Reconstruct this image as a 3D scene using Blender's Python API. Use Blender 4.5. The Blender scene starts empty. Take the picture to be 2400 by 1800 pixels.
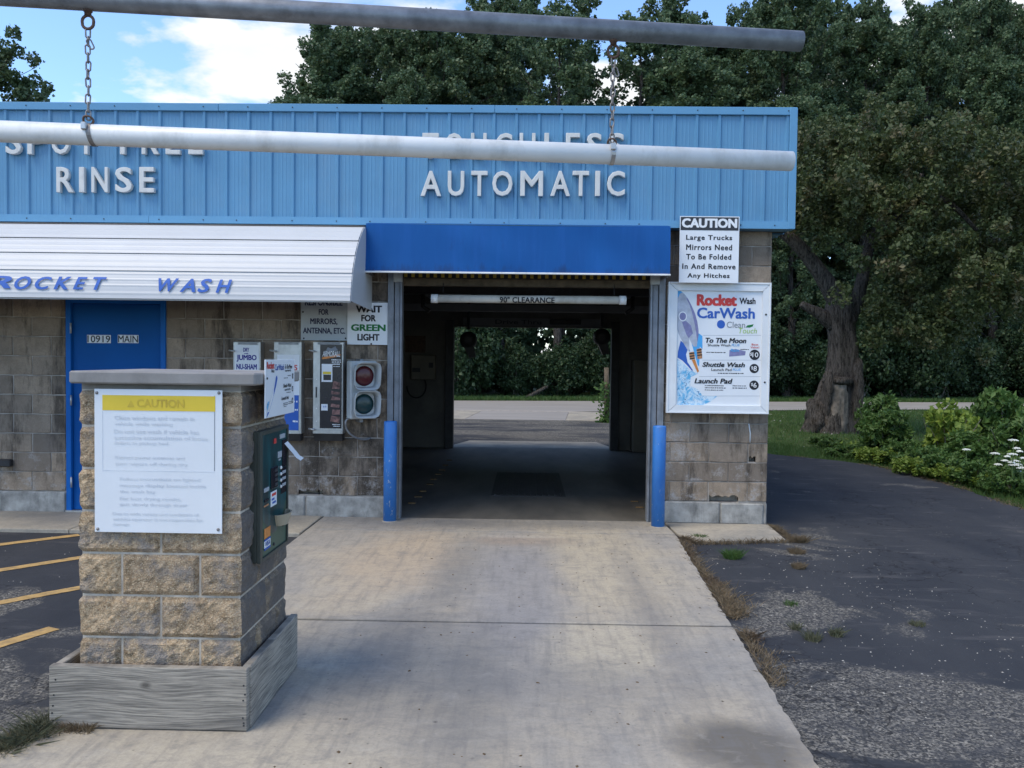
import bpy, math, random
import numpy as np
from mathutils import Matrix, Vector

# ------------------------------------------------------------------ camera, sky, sun, exposure
SC = bpy.context.scene
COL = SC.collection
F_PX, YAW, PITCH, ROLL = 1940.0, math.radians(1.0), -0.031, 0.0125
CAM = np.array([0.0, -8.66, 1.72])
SUN_EL, SUN_AZ = 58.0, 232.0          # azimuth: clockwise from +Y (towards the street behind)
SUN_POWER, SUN_ANGLE = 1.5, 35.0
SKY_POWER, EXPOSURE = 0.14, 1.08

fw = np.array([-math.sin(YAW) * math.cos(PITCH), math.cos(YAW) * math.cos(PITCH), math.sin(PITCH)])
rt = np.cross(fw, [0, 0, 1.0]); rt /= np.linalg.norm(rt); up = np.cross(rt, fw)
c_, s_ = math.cos(ROLL), math.sin(ROLL)
RT, UP, FW = c_ * rt + s_ * up, -s_ * rt + c_ * up, fw
cd = bpy.data.cameras.new('camera'); cam = bpy.data.objects.new('camera', cd); COL.objects.link(cam)
cd.sensor_width = 36.0; cd.lens = 36.0 * F_PX / 2400.0; cd.clip_start = 0.05; cd.clip_end = 3000
m = Matrix.Identity(4)
for i in range(3):
    m[i][0], m[i][1], m[i][2], m[i][3] = RT[i], UP[i], -FW[i], CAM[i]
cam.matrix_world = m
SC.camera = cam
SC.view_settings.view_transform = 'Standard'; SC.view_settings.look = 'None'
SC.view_settings.gamma = 1.0; SC.view_settings.exposure = EXPOSURE
SC.view_settings.use_curve_mapping = False
SC.render.resolution_x, SC.render.resolution_y = 1024, 768
SC.cycles.max_bounces = 8; SC.cycles.diffuse_bounces = 4; SC.cycles.transparent_max_bounces = 6

sd = bpy.data.lights.new('sun', 'SUN'); sun = bpy.data.objects.new('sun', sd); COL.objects.link(sun)
sd.energy = SUN_POWER; sd.angle = math.radians(SUN_ANGLE); sd.color = (1.0, 0.87, 0.64)
az, el = math.radians(SUN_AZ), math.radians(SUN_EL)
to_sun = Vector((math.sin(az) * math.cos(el), math.cos(az) * math.cos(el), math.sin(el)))
sun.rotation_euler = to_sun.to_track_quat('Z', 'Y').to_euler()
sun.location = (-8, -6, 14)

W = bpy.data.worlds.new('World'); SC.world = W; W.use_nodes = True
wn, wl = W.node_tree.nodes, W.node_tree.links
wn.clear()
def wnode(t, **k):
    n = wn.new(t)
    for a, b in k.items(): setattr(n, a, b)
    return n
wo = wnode('ShaderNodeOutputWorld'); wb = wnode('ShaderNodeBackground'); wb.inputs['Strength'].default_value = SKY_POWER
sky = wnode('ShaderNodeTexSky', sky_type='NISHITA', sun_disc=False)
sky.sun_elevation = el; sky.sun_rotation = az; sky.altitude = 200; sky.air_density = 1.0; sky.dust_density = 0.1; sky.ozone_density = 2.0
tc = wnode('ShaderNodeTexCoord')
sep = wnode('ShaderNodeSeparateXYZ'); wl.new(tc.outputs['Generated'], sep.inputs[0])
# cumulus deck: project the view direction on a flat layer so that clouds shrink towards the horizon
zz = wnode('ShaderNodeMath', operation='ADD'); zz.inputs[1].default_value = 0.12; wl.new(sep.outputs['Z'], zz.inputs[0])
zm = wnode('ShaderNodeMath', operation='MAXIMUM'); zm.inputs[1].default_value = 0.05; wl.new(zz.outputs[0], zm.inputs[0])
dx = wnode('ShaderNodeMath', operation='DIVIDE'); wl.new(sep.outputs['X'], dx.inputs[0]); wl.new(zm.outputs[0], dx.inputs[1])
dy = wnode('ShaderNodeMath', operation='DIVIDE'); wl.new(sep.outputs['Y'], dy.inputs[0]); wl.new(zm.outputs[0], dy.inputs[1])
cmb = wnode('ShaderNodeCombineXYZ'); wl.new(dx.outputs[0], cmb.inputs[0]); wl.new(dy.outputs[0], cmb.inputs[1])
cmap = wnode('ShaderNodeMapping'); wl.new(cmb.outputs[0], cmap.inputs['Vector'])
cmap.inputs['Location'].default_value = (3.1, 0.55, 0.0)
cn = wnode('ShaderNodeTexNoise'); cn.inputs['Scale'].default_value = 1.7; cn.inputs['Detail'].default_value = 10.0
cn.inputs['Roughness'].default_value = 0.56; cn.inputs['Distortion'].default_value = 0.25
wl.new(cmap.outputs[0], cn.inputs['Vector'])
fac = cn.outputs['Fac']
for (cx, cy, rx, ry, amt) in ((-0.56, 2.14, 0.46, 0.36, 0.24), (0.98, 1.85, 0.50, 0.40, 0.18), (0.26, 2.2, 0.20, 0.25, 0.20), (-1.25, 1.85, 0.45, 0.45, -0.25), (0.35, 1.72, 0.30, 0.35, -0.25)):     # the cumulus heaps in view
    mp = wnode('ShaderNodeMapping'); wl.new(cmb.outputs[0], mp.inputs['Vector'])
    mp.inputs['Location'].default_value = (-cx / rx, -cy / ry, 0); mp.inputs['Scale'].default_value = (1 / rx, 1 / ry, 1)
    ln = wnode('ShaderNodeVectorMath', operation='LENGTH'); wl.new(mp.outputs[0], ln.inputs[0])
    mr = wnode('ShaderNodeMapRange'); mr.inputs[1].default_value = 0.15; mr.inputs[2].default_value = 1.25; mr.inputs[3].default_value = amt; mr.inputs[4].default_value = 0.0; mr.clamp = True
    wl.new(ln.outputs['Value'], mr.inputs[0])
    ad = wnode('ShaderNodeMath', operation='ADD'); wl.new(fac, ad.inputs[0]); wl.new(mr.outputs[0], ad.inputs[1]); fac = ad.outputs[0]
cr = wnode('ShaderNodeValToRGB'); cr.color_ramp.elements[0].position = 0.545; cr.color_ramp.elements[1].position = 0.625  # low threshold adds cloud out of view to make the ambient light neutral
wl.new(fac, cr.inputs[0])
cn2 = wnode('ShaderNodeTexNoise'); cn2.inputs['Scale'].default_value = 3.4; cn2.inputs['Detail'].default_value = 6.0
wl.new(cmap.outputs[0], cn2.inputs['Vector'])
cc = wnode('ShaderNodeMix', data_type='RGBA'); wl.new(cn2.outputs['Fac'], cc.inputs[0])
cc.inputs[6].default_value = (2.6, 2.8, 3.05, 1); cc.inputs[7].default_value = (4.3, 4.3, 4.25, 1)
gs = wnode('ShaderNodeMix', data_type='RGBA', blend_type='MULTIPLY'); gs.inputs[0].default_value = 1.0
wl.new(sky.outputs[0], gs.inputs[6]); gs.inputs[7].default_value = (0.87, 0.96, 1.08, 1)
mx = wnode('ShaderNodeMix', data_type='RGBA'); wl.new(cr.outputs['Color'], mx.inputs[0])
wl.new(gs.outputs[2], mx.inputs[6]); wl.new(cc.outputs[2], mx.inputs[7])
wl.new(mx.outputs[2], wb.inputs['Color']); wl.new(wb.outputs[0], wo.inputs['Surface'])

# ------------------------------------------------------------------ photo pixel (2400 x 1800) -> direction -> point on a known plane
def ray(u, v): return RT * (u - 1200) / F_PX - UP * (v - 900) / F_PX + FW
def oy(u, v, Y=0.0):
    d = ray(u, v); return CAM + d * ((Y - CAM[1]) / d[1])
def oz(u, v, Z=0.0):
    d = ray(u, v); return CAM + d * ((Z - CAM[2]) / d[2])
def ox(u, v, X=0.0):
    d = ray(u, v); return CAM + d * ((X - CAM[0]) / d[0])
def box_on(u0, v0, u1, v1, Y):            # pixel box -> x0, z0, x1, z1 on a wall-parallel plane
    um, vm = (u0 + u1) / 2, (v0 + v1) / 2
    return oy(u0, vm, Y)[0], oy(um, v1, Y)[2], oy(u1, vm, Y)[0], oy(um, v0, Y)[2]

# ------------------------------------------------------------------ materials
MATS = {}
def lin(c):
    return tuple((x / 12.92 if x <= 0.04045 else ((x + 0.055) / 1.055) ** 2.4) for x in c)
class NT:
    def __init__(s, name, rough=0.7, metal=0.0, spec=0.4):
        s.m = bpy.data.materials.new(name); s.m.use_nodes = True
        s.n, s.l = s.m.node_tree.nodes, s.m.node_tree.links
        s.b = s.n['Principled BSDF']; s.out = s.n['Material Output']
        s.b.inputs['Roughness'].default_value = rough; s.b.inputs['Metallic'].default_value = metal
        s.b.inputs['Specular IOR Level'].default_value = spec
        s.pos = None
    def add(s, t, **k):
        n = s.n.new(t)
        for a, b in k.items(): setattr(n, a, b)
        return n
    def P(s):
        if s.pos is None: s.pos = s.add('ShaderNodeNewGeometry').outputs['Position']
        return s.pos
    def O(s): return s.add('ShaderNodeTexCoord').outputs['Object']
    def map(s, vec, scale=(1, 1, 1), loc=(0, 0, 0), rot=(0, 0, 0)):
        n = s.add('ShaderNodeMapping'); s.l.new(vec, n.inputs['Vector'])
        n.inputs['Scale'].default_value = scale; n.inputs['Location'].default_value = loc; n.inputs['Rotation'].default_value = rot
        return n.outputs[0]
    def noise(s, vec, scale, detail=4, rough=0.55, dist=0.0):
        n = s.add('ShaderNodeTexNoise'); s.l.new(vec, n.inputs['Vector'])
        n.inputs['Scale'].default_value = scale; n.inputs['Detail'].default_value = detail
        n.inputs['Roughness'].default_value = rough; n.inputs['Distortion'].default_value = dist
        return n.outputs['Fac']
    def vor(s, vec, scale, out='Distance', rnd=1.0):
        n = s.add('ShaderNodeTexVoronoi'); s.l.new(vec, n.inputs['Vector']); n.inputs['Scale'].default_value = scale
        n.inputs['Randomness'].default_value = rnd
        return n.outputs[out]
    def ramp(s, fac, a, b, inv=False):
        n = s.add('ShaderNodeMapRange'); s.l.new(fac, n.inputs[0])
        n.inputs[1].default_value = a; n.inputs[2].default_value = b
        n.inputs[3].default_value = 1.0 if inv else 0.0; n.inputs[4].default_value = 0.0 if inv else 1.0
        n.clamp = True
        return n.outputs[0]
    def math(s, op, a, b=None):
        n = s.add('ShaderNodeMath', operation=op)
        for i, x in enumerate((a, b)):
            if x is None: continue
            if isinstance(x, (int, float)): n.inputs[i].default_value = x
            else: s.l.new(x, n.inputs[i])
        return n.outputs[0]
    def mix(s, fac, a, b, blend='MIX'):
        n = s.add('ShaderNodeMix', data_type='RGBA', blend_type=blend)
        for i, x in ((0, fac), (6, a), (7, b)):
            if isinstance(x, (int, float)): n.inputs[i].default_value = x
            elif isinstance(x, (tuple, list)): n.inputs[i].default_value = tuple(x[:3]) + (1,)
            else: s.l.new(x, n.inputs[i])
        return n.outputs[2]
    def xyz(s, vec):
        n = s.add('ShaderNodeSeparateXYZ'); s.l.new(vec, n.inputs[0]); return n.outputs
    def rand(s): return s.add('ShaderNodeObjectInfo').outputs['Random']
    def color(s, c):
        if isinstance(c, (tuple, list)): s.b.inputs['Base Color'].default_value = tuple(c[:3]) + (1,)
        else: s.l.new(c, s.b.inputs['Base Color'])
    def rough(s, r): s.l.new(r, s.b.inputs['Roughness'])
    def bump(s, h, strength=0.3, dist=0.01):
        n = s.add('ShaderNodeBump'); s.l.new(h, n.inputs['Height'])
        n.inputs['Strength'].default_value = strength; n.inputs['Distance'].default_value = dist
        s.l.new(n.outputs[0], s.b.inputs['Normal'])

def simple(name, c, rough=0.6, metal=0.0, var=0.12, scale=6.0, bump=0.0, spec=0.4, dirt=None, dirt_amt=0.5, grain=60.0):
    t = NT(name, rough, metal, spec)
    p = t.P(); n = t.noise(p, scale, 6, 0.6)
    dark = tuple(x * (1 - var) for x in c); lite = tuple(min(1, x * (1 + var)) for x in c)
    col = t.mix(t.ramp(n, 0.3, 0.7), dark, lite)
    if dirt is not None:
        d = t.noise(t.map(p, (1, 1, 0.45), (3, 7, 1)), scale * 0.8, 8, 0.7)
        col = t.mix(t.math('MULTIPLY', t.ramp(d, 0.5, 0.72), dirt_amt), col, dirt)
    t.color(col)
    if bump: t.bump(t.noise(p, grain, 4, 0.6), bump, 0.004)
    MATS[name] = t.m
    return t.m

# ground, concrete, asphalt
def spot_mask(t, p, cx, cy, rx, ry, soft=0.45, wob=0.35, scale=2.2):      # a stain with a shape of its own
    q = t.map(p, (1 / rx, 1 / ry, 0), (-cx / rx, -cy / ry, 0))
    ln = t.add('ShaderNodeVectorMath', operation='LENGTH'); t.l.new(q, ln.inputs[0])
    d = t.math('ADD', ln.outputs['Value'], t.math('MULTIPLY', t.math('SUBTRACT', t.noise(p, scale, 6, 0.62, 0.4), 0.5), wob * 4))
    return t.ramp(d, 1.0 - soft, 1.0 + soft, True)
t = NT('concrete_drive', 0.85, spec=0.25); p = t.P()
base = t.mix(t.ramp(t.noise(p, 0.9, 7, 0.62, 0.6), 0.40, 0.62), (0.315, 0.290, 0.252), (0.405, 0.350, 0.268))
for cx, cy, rx, ry, colr, amt, sf in ((0.72, -1.9, 0.50, 1.4, (0.44, 0.375, 0.27), .9, .4), (0.45, -3.85, 0.42, 0.50, (0.45, 0.39, 0.29), .95, .10), (-1.05, -1.7, 0.45, 1.0, (0.43, 0.345, 0.245), .9, .4),
        (-1.5, -5.5, 1.2, 0.5, (0.46, 0.40, 0.30), .75, .5), (-0.05, -2.6, 0.33, 1.7, (0.262, 0.252, 0.248), .8, .4), (-0.05, -1.05, 0.45, 0.16, (0.30, 0.235, 0.18), .6, .5), (-0.05, -0.86, 0.30, 0.05, (0.50, 0.45, 0.38), .35, .5),
        (-0.74, -3.95, 0.22, 0.80, (0.165, 0.16, 0.153), .6, .5), (-0.30, -4.6, 0.20, 1.0, (0.17, 0.165, 0.155), .6, .6), (-0.55, -2.2, 0.16, 1.0, (0.19, 0.18, 0.165), .6, .6), (0.25, -4.4, 0.6, 0.30, (0.22, 0.21, 0.195), .5, .5), (0.98, -5.05, 0.28, 0.26, (0.105, 0.095, 0.08), .85, .35), (0.85, -2.9, 0.10, 1.3, (0.19, 0.175, 0.16), .55, .8),
        (0.4, -0.25, 1.2, 0.22, (0.17, 0.165, 0.15), .6, .6), (-0.9, -0.25, 0.6, 0.25, (0.17, 0.165, 0.155), .5, .7)):
    base = t.mix(t.math('MULTIPLY', spot_mask(t, p, cx, cy, rx, ry, sf), amt), base, colr)
tr = t.noise(t.map(p, (9.0, 1.1, 1), (5, 5, 0)), 2.0, 5, 0.65)
base = t.mix(t.math('MULTIPLY', t.ramp(tr, 0.48, 0.68), 0.4), base, (0.16, 0.152, 0.145))
mot = t.noise(t.map(p, (1, 1.6, 1), (2, 0, 0)), 7.0, 7, 0.72, 0.6)
base = t.mix(t.math('MULTIPLY', t.ramp(mot, 0.50, 0.68), 0.5), base, (0.17, 0.165, 0.16))
base = t.mix(t.math('MULTIPLY', t.ramp(mot, 0.46, 0.28), 0.30), base, (0.44, 0.41, 0.36))
base = t.mix(t.math('MULTIPLY', t.ramp(t.noise(p, 55, 4, 0.75), 0.40, 0.72), 0.32), base, (0.14, 0.135, 0.13))
spot = t.math('MULTIPLY', t.ramp(t.vor(p, 5.0), 0.0, 0.075, True), t.ramp(t.noise(p, 2.2, 2), 0.46, 0.52))
base = t.mix(t.math('MULTIPLY', spot, 0.8), base, (0.055, 0.05, 0.047))
spot2 = t.math('MULTIPLY', t.ramp(t.vor(p, 15), 0.0, 0.11, True), t.ramp(t.noise(t.map(p, loc=(4, 2, 0)), 1.7, 2), 0.47, 0.54))
base = t.mix(t.math('MULTIPLY', spot2, 0.75), base, (0.07, 0.064, 0.06))
t.color(base); t.bump(t.noise(p, 90, 5, 0.7), 0.35, 0.004); MATS['concrete_drive'] = t.m
simple('joint_dirt', (0.035, 0.03, 0.025), 0.95, var=0.4, scale=20)

t = NT('concrete_pale', 0.85, spec=0.25); p = t.P()
b = t.mix(t.ramp(t.noise(p, 1.6, 6, 0.65), 0.35, 0.65), (0.24, 0.225, 0.195), (0.40, 0.355, 0.28))
b = t.mix(t.math('MULTIPLY', t.ramp(t.noise(p, 30, 4, 0.7), 0.45, 0.7), 0.35), b, (0.13, 0.12, 0.11))
t.color(b); t.bump(t.noise(p, 90, 4, 0.7), 0.3, 0.004); MATS['concrete_pale'] = t.m

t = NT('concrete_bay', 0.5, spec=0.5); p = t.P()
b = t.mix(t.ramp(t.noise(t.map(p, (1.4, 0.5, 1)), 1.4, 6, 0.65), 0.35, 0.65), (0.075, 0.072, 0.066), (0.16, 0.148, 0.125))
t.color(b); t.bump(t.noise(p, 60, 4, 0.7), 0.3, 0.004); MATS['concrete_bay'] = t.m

t = NT('asphalt', 0.85, spec=0.15); p = t.P(); x = t.xyz(p)
seal = t.mix(t.ramp(t.noise(t.map(p, (1, 0.5, 1)), 1.1, 6, 0.65), 0.3, 0.7), (0.027, 0.030, 0.037), (0.050, 0.052, 0.057))
scuff = t.ramp(t.noise(t.map(p, (0.8, 3.0, 1), (3, 8, 0)), 1.6, 7, 0.7), 0.56, 0.72)
seal = t.mix(t.math('MULTIPLY', scuff, 0.5), seal, (0.12, 0.115, 0.115))
agg = t.vor(p, 95, 'Color')
agg_v = t.xyz(agg)[0]
agg_c = t.mix(t.ramp(agg_v, 0.25, 0.95), (0.045, 0.043, 0.040), (0.30, 0.278, 0.235))
agg_c = t.mix(t.math('MULTIPLY', t.ramp(t.noise(p, 6, 5, 0.7), 0.42, 0.66), 0.55), agg_c, (0.055, 0.055, 0.058))
bias = t.ramp(x[1], -2.2, -4.6)                                     # the sealer has worn away on the wheel path by the driveway
wear = t.math('ADD', t.noise(t.map(p, (0.7, 1, 1), (1.4, 0.2, 0)), 0.9, 7, 0.6, 0.7), t.math('MULTIPLY', bias, 0.16))
worn = t.math('MULTIPLY', t.ramp(wear, 0.60, 0.645), t.ramp(t.noise(p, 30, 5, 0.75), 0.34, 0.58))
rear = t.math('MULTIPLY', t.ramp(x[1], 7.5, 8.5), t.ramp(t.noise(t.map(p, (0.5, 1.2, 1), (3, 0, 0)), 0.7, 6, 0.6), 0.40, 0.52))
worn = t.math('MAXIMUM', worn, t.math('MULTIPLY', rear, 0.85))
col = t.mix(worn, seal, agg_c)
peb = t.math('MULTIPLY', t.ramp(t.vor(p, 20), 0.0, 0.10, True), t.ramp(t.noise(p, 1.1, 3), 0.47, 0.55))
col = t.mix(t.math('MULTIPLY', peb, 0.4), col, (0.26, 0.245, 0.21))
crk_v = t.add('ShaderNodeTexVoronoi', feature='DISTANCE_TO_EDGE'); crk_v.inputs['Scale'].default_value = 1.25
dist_p = t.add('ShaderNodeVectorMath', operation='ADD'); nz = t.add('ShaderNodeTexNoise'); nz.inputs['Scale'].default_value = 3.0; nz.inputs['Detail'].default_value = 5
t.l.new(p, nz.inputs['Vector']); t.l.new(p, dist_p.inputs[0]); t.l.new(nz.outputs['Color'], dist_p.inputs[1]); t.l.new(dist_p.outputs[0], crk_v.inputs['Vector'])
crack = t.math('MULTIPLY', t.ramp(crk_v.outputs['Distance'], 0.0, 0.016, True), t.ramp(t.noise(t.map(p, loc=(8, 3, 0)), 0.45, 3), 0.47, 0.54))
col = t.mix(t.math('MULTIPLY', crack, 0.85), col, (0.012, 0.012, 0.014))
t.color(col); t.bump(t.math('ADD', t.math('MULTIPLY', agg_v, 0.5), t.noise(p, 70, 4, 0.7)), 0.5, 0.005); MATS['asphalt'] = t.m

t = NT('road_grey', 0.85, spec=0.2); p = t.P()
b = t.mix(t.ramp(t.noise(t.map(p, (0.3, 1.5, 1)), 1.2, 6, 0.65), 0.3, 0.7), (0.23, 0.215, 0.20), (0.31, 0.29, 0.265))
t.color(b); MATS['road_grey'] = t.m
t = NT('soil_grass', 0.95, spec=0.1); p = t.P()
b = t.mix(t.ramp(t.noise(p, 1.1, 7, 0.7), 0.35, 0.65), (0.030, 0.052, 0.016), (0.060, 0.088, 0.028))
b = t.mix(t.math('MULTIPLY', t.ramp(t.noise(p, 6, 4, 0.7), 0.5, 0.7), 0.6), b, (0.07, 0.06, 0.035))
t.color(b); t.bump(t.noise(p, 30, 5, 0.7), 0.8, 0.03); MATS['soil_grass'] = t.m
simple('yellow_paint', (0.42, 0.27, 0.10), 0.8, var=0.2, scale=14, dirt=(0.09, 0.08, 0.07), dirt_amt=0.75, bump=0.3)

# masonry
def block_mat(name, a, b, eff=True):
    t = NT(name, 0.92, spec=0.15); p = t.P(); x = t.xyz(p)
    c = t.mix(t.rand(), a, b)
    c = t.mix(t.math('MULTIPLY', t.ramp(t.noise(p, 4.5, 8, 0.75), 0.40, 0.64), 0.65), c, tuple(v * 0.40 for v in a))
    c = t.mix(t.math('MULTIPLY', t.ramp(t.noise(t.map(p, (1.3, 1.3, 0.3), (5, 0, 2)), 2.6, 8, 0.75), 0.49, 0.60), 0.82), c, (0.040, 0.034, 0.030))
    if eff:
        blk = t.math('MULTIPLY', t.math('MULTIPLY', t.ramp(x[0], -2.6, -2.1), t.ramp(x[0], -1.2, -1.5)), t.ramp(t.noise(t.map(p, (1.2, 1, .7), (1, 1, 1)), 5.5, 7, 0.7), 0.40, 0.56))
        c = t.mix(t.math('MULTIPLY', blk, 0.75), c, (0.022, 0.019, 0.017))          # soot by the bay mouth
        low = t.math('MULTIPLY', t.ramp(x[2], 1.0, 0.2), 0.22)
        pier = t.math('MULTIPLY', t.math('MULTIPLY', t.ramp(x[0], 1.80, 1.62), t.ramp(x[0], 1.3, 1.46)), t.math('MULTIPLY', t.math('MULTIPLY', t.ramp(x[2], 1.12, 0.98), t.ramp(x[2], 0.45, 0.75)), 0.24))
        e = t.math('ADD', t.math('ADD', t.math('MULTIPLY', t.ramp(t.noise(t.map(p, loc=(2, 2, 7)), 6.0, 9, 0.78), 0.30, 0.70), 0.62), low), pier)
        c = t.mix(t.math('MULTIPLY', t.ramp(e, 0.50, 0.68), 0.8), c, (0.42, 0.405, 0.39))
    c = t.mix(t.math('MULTIPLY', t.ramp(t.noise(p, 80, 4, 0.75), 0.42, 0.72), 0.5), c, tuple(v * 0.45 for v in a))
    t.color(c); t.bump(t.math('ADD', t.noise(p, 110, 4, 0.7), t.noise(p, 22, 3, 0.6)), 0.7, 0.007); MATS[name] = t.m
block_mat('wall_block', (0.41, 0.318, 0.232), (0.20, 0.168, 0.140))
block_mat('wall_block_dim', (0.115, 0.095, 0.075), (0.085, 0.072, 0.06), False)
simple('mortar', (0.36, 0.32, 0.275), 0.95, var=0.3, scale=5, bump=0.5, dirt=(0.05, 0.045, 0.04), dirt_amt=0.7)
simple('foundation', (0.31, 0.30, 0.275), 0.9, var=0.4, scale=7, bump=0.5, dirt=(0.075, 0.075, 0.07), dirt_amt=0.85)
t = NT('split_block', 0.9, spec=0.25); p = t.P(); x = t.xyz(p)
c = t.mix(t.rand(), (0.60, 0.435, 0.27), (0.43, 0.315, 0.205))
c = t.mix(t.ramp(t.noise(p, 26, 6, 0.75), 0.38, 0.64), (0.20, 0.142, 0.085), c)
sp = t.ramp(t.xyz(t.vor(p, 230, 'Color'))[0], 0.70, 0.98)
c = t.mix(t.math('MULTIPLY', sp, 0.55), c, (0.64, 0.53, 0.37))
g = t.noise(t.map(p, loc=(1, 6, 3)), 5.0, 7, 0.7)
c = t.mix(t.math('MULTIPLY', t.ramp(g, 0.50, 0.62), 0.75), c, (0.20, 0.19, 0.185))
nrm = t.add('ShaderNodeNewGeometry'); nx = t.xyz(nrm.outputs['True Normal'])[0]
c = t.mix(t.math('MULTIPLY', t.math('MULTIPLY', t.math('MULTIPLY', t.ramp(nx, 0.5, 0.85), t.ramp(x[0], -1.36, -1.31)), t.ramp(t.noise(p, 9, 6, 0.7), 0.15, 0.50)), 0.88), c, (0.115, 0.104, 0.098))   # lane side darkened in the colour: shade painted in along with grey staining
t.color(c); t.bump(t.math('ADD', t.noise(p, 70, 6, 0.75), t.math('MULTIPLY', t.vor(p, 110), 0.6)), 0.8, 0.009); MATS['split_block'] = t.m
simple('pillar_mortar', (0.45, 0.40, 0.33), 0.95, var=0.35, scale=9, bump=0.5, dirt=(0.17, 0.155, 0.14), dirt_amt=0.8)
simple('cap_stone', (0.265, 0.25, 0.235), 0.85, var=0.18, scale=5, bump=0.25, dirt=(0.12, 0.11, 0.105), dirt_amt=0.6)

# weathered plank (grain along local x of the board, given through an object-space mapping)
def plank_mat(name, along):
    t = NT(name, 0.85, spec=0.2); p = t.P(); x = t.xyz(p)
    comb = t.add('ShaderNodeCombineXYZ'); t.l.new(x[0 if along == 'x' else 1], comb.inputs[0]); t.l.new(x[2], comb.inputs[2])
    q = comb.outputs[0]
    wob = t.noise(t.map(q, (1.3, 1, 2.2)), 1.3, 2, 0.45)
    zz = t.math('ADD', t.math('MULTIPLY', x[2], 1.0), t.math('MULTIPLY', wob, 0.075))
    cz = t.add('ShaderNodeCombineXYZ'); t.l.new(t.math('MULTIPLY', x[0 if along == 'x' else 1], 0.035), cz.inputs[0]); t.l.new(zz, cz.inputs[2])
    g1 = t.noise(cz.outputs[0], 140, 4, 0.62); g2 = t.noise(cz.outputs[0], 17, 3, 0.55)
    c = t.mix(t.ramp(g1, 0.38, 0.58), (0.15, 0.138, 0.12), (0.36, 0.325, 0.272))
    c = t.mix(t.math('MULTIPLY', t.ramp(g2, 0.5, 0.68), 0.75), c, (0.105, 0.097, 0.088))
    c = t.mix(t.math('MULTIPLY', t.ramp(t.noise(p, 4, 5, 0.65), 0.5, 0.72), 0.5), c, (0.15, 0.14, 0.128))
    kx = t.math('SUBTRACT', x[0 if along == 'x' else 1], -1.69); kz = t.math('SUBTRACT', x[2], 0.235)
    kd = t.math('SQRT', t.math('ADD', t.math('MULTIPLY', kx, kx), t.math('MULTIPLY', t.math('MULTIPLY', kz, kz), 2.6)))
    ring = t.add('ShaderNodeMath', operation='SINE'); t.l.new(t.math('MULTIPLY', kd, 420), ring.inputs[0])
    c = t.mix(t.math('MULTIPLY', t.ramp(kd, 0.010, 0.034, True), 0.75), c, (0.055, 0.048, 0.042))
    t.color(c); t.bump(g1, 0.5, 0.006); MATS[name] = t.m
plank_mat('plank_x', 'x'); plank_mat('plank_y', 'y')
simple('old_timber', (0.10, 0.078, 0.052), 0.9, var=0.35, scale=12, bump=0.5)

# metals, paints, plastics
simple('fascia_blue', (0.090, 0.245, 0.408), 0.42, var=0.07, scale=2.2, spec=0.5, dirt=(0.14, 0.25, 0.37), dirt_amt=0.5)
simple('trim_blue', (0.100, 0.270, 0.445), 0.42, var=0.05, scale=3, spec=0.5)
simple('letter_white', (0.60, 0.60, 0.58), 0.55, var=0.06, scale=12, dirt=(0.40, 0.40, 0.38), dirt_amt=0.5)
simple('awning_white', (0.49, 0.50, 0.51), 0.45, var=0.03, scale=3, spec=0.5, dirt=(0.46, 0.47, 0.47), dirt_amt=0.4)
t = NT('awning_canvas', 0.8, spec=0.3); p = t.P(); x = t.xyz(p)
c = t.mix(t.ramp(t.noise(t.map(p, (1.2, 1, 0.35)), 2.0, 6, 0.6), 0.3, 0.7), (0.003, 0.070, 0.255), (0.004, 0.090, 0.31))
c = t.mix(t.math('MULTIPLY', t.ramp(t.noise(t.map(p, (6, 6, 0.35), (2, 0, 0)), 2.0, 6, 0.7), 0.50, 0.70), 0.45), c, (0.012, 0.10, 0.36))
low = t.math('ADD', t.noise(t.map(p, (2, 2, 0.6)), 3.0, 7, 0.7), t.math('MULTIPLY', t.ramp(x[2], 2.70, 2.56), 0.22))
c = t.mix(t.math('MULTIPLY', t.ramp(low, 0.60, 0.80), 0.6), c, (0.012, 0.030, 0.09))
t.color(c); t.bump(t.noise(p, 240, 2, 0.5), 0.15, 0.002); MATS['awning_canvas'] = t.m
simple('door_blue', (0.004, 0.085, 0.30), 0.6, var=0.08, scale=2, spec=0.15)
simple('frame_blue', (0.006, 0.115, 0.40), 0.55, var=0.1, scale=4, spec=0.2)
t = NT('bollard_blue', 0.45, spec=0.5); p = t.P()
c = t.mix(t.ramp(t.noise(p, 5, 6, 0.6), 0.3, 0.7), (0.030, 0.165, 0.50), (0.040, 0.205, 0.57))
c = t.mix(t.ramp(t.noise(t.map(p, (1, 1, 0.4)), 22, 7, 0.8), 0.615, 0.64), c, (0.50, 0.55, 0.60))
c = t.mix(t.math('MULTIPLY', t.ramp(t.noise(t.map(p, (1, 1, 0.5), (3, 3, 3)), 7, 7, 0.7), 0.56, 0.7), 0.4), c, (0.10, 0.16, 0.26))
t.color(c); t.bump(t.noise(p, 30, 4, 0.7), 0.12, 0.004); MATS['bollard_blue'] = t.m
t = NT('galvanised', 0.5, 0.55); p = t.P()
c = t.mix(t.ramp(t.noise(p, 14, 5, 0.6), 0.3, 0.7), (0.17, 0.175, 0.185), (0.30, 0.31, 0.325))
c = t.mix(t.math('MULTIPLY', t.ramp(t.noise(t.map(p, (0.7, 1, 1)), 9, 8, 0.75), 0.56, 0.72), 0.6), c, (0.11, 0.105, 0.10))
t.color(c); MATS['galvanised'] = t.m
simple('track_grey', (0.22, 0.235, 0.26), 0.5, 0.3, var=0.18, scale=9, dirt=(0.08, 0.08, 0.08), dirt_amt=0.6)
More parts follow.
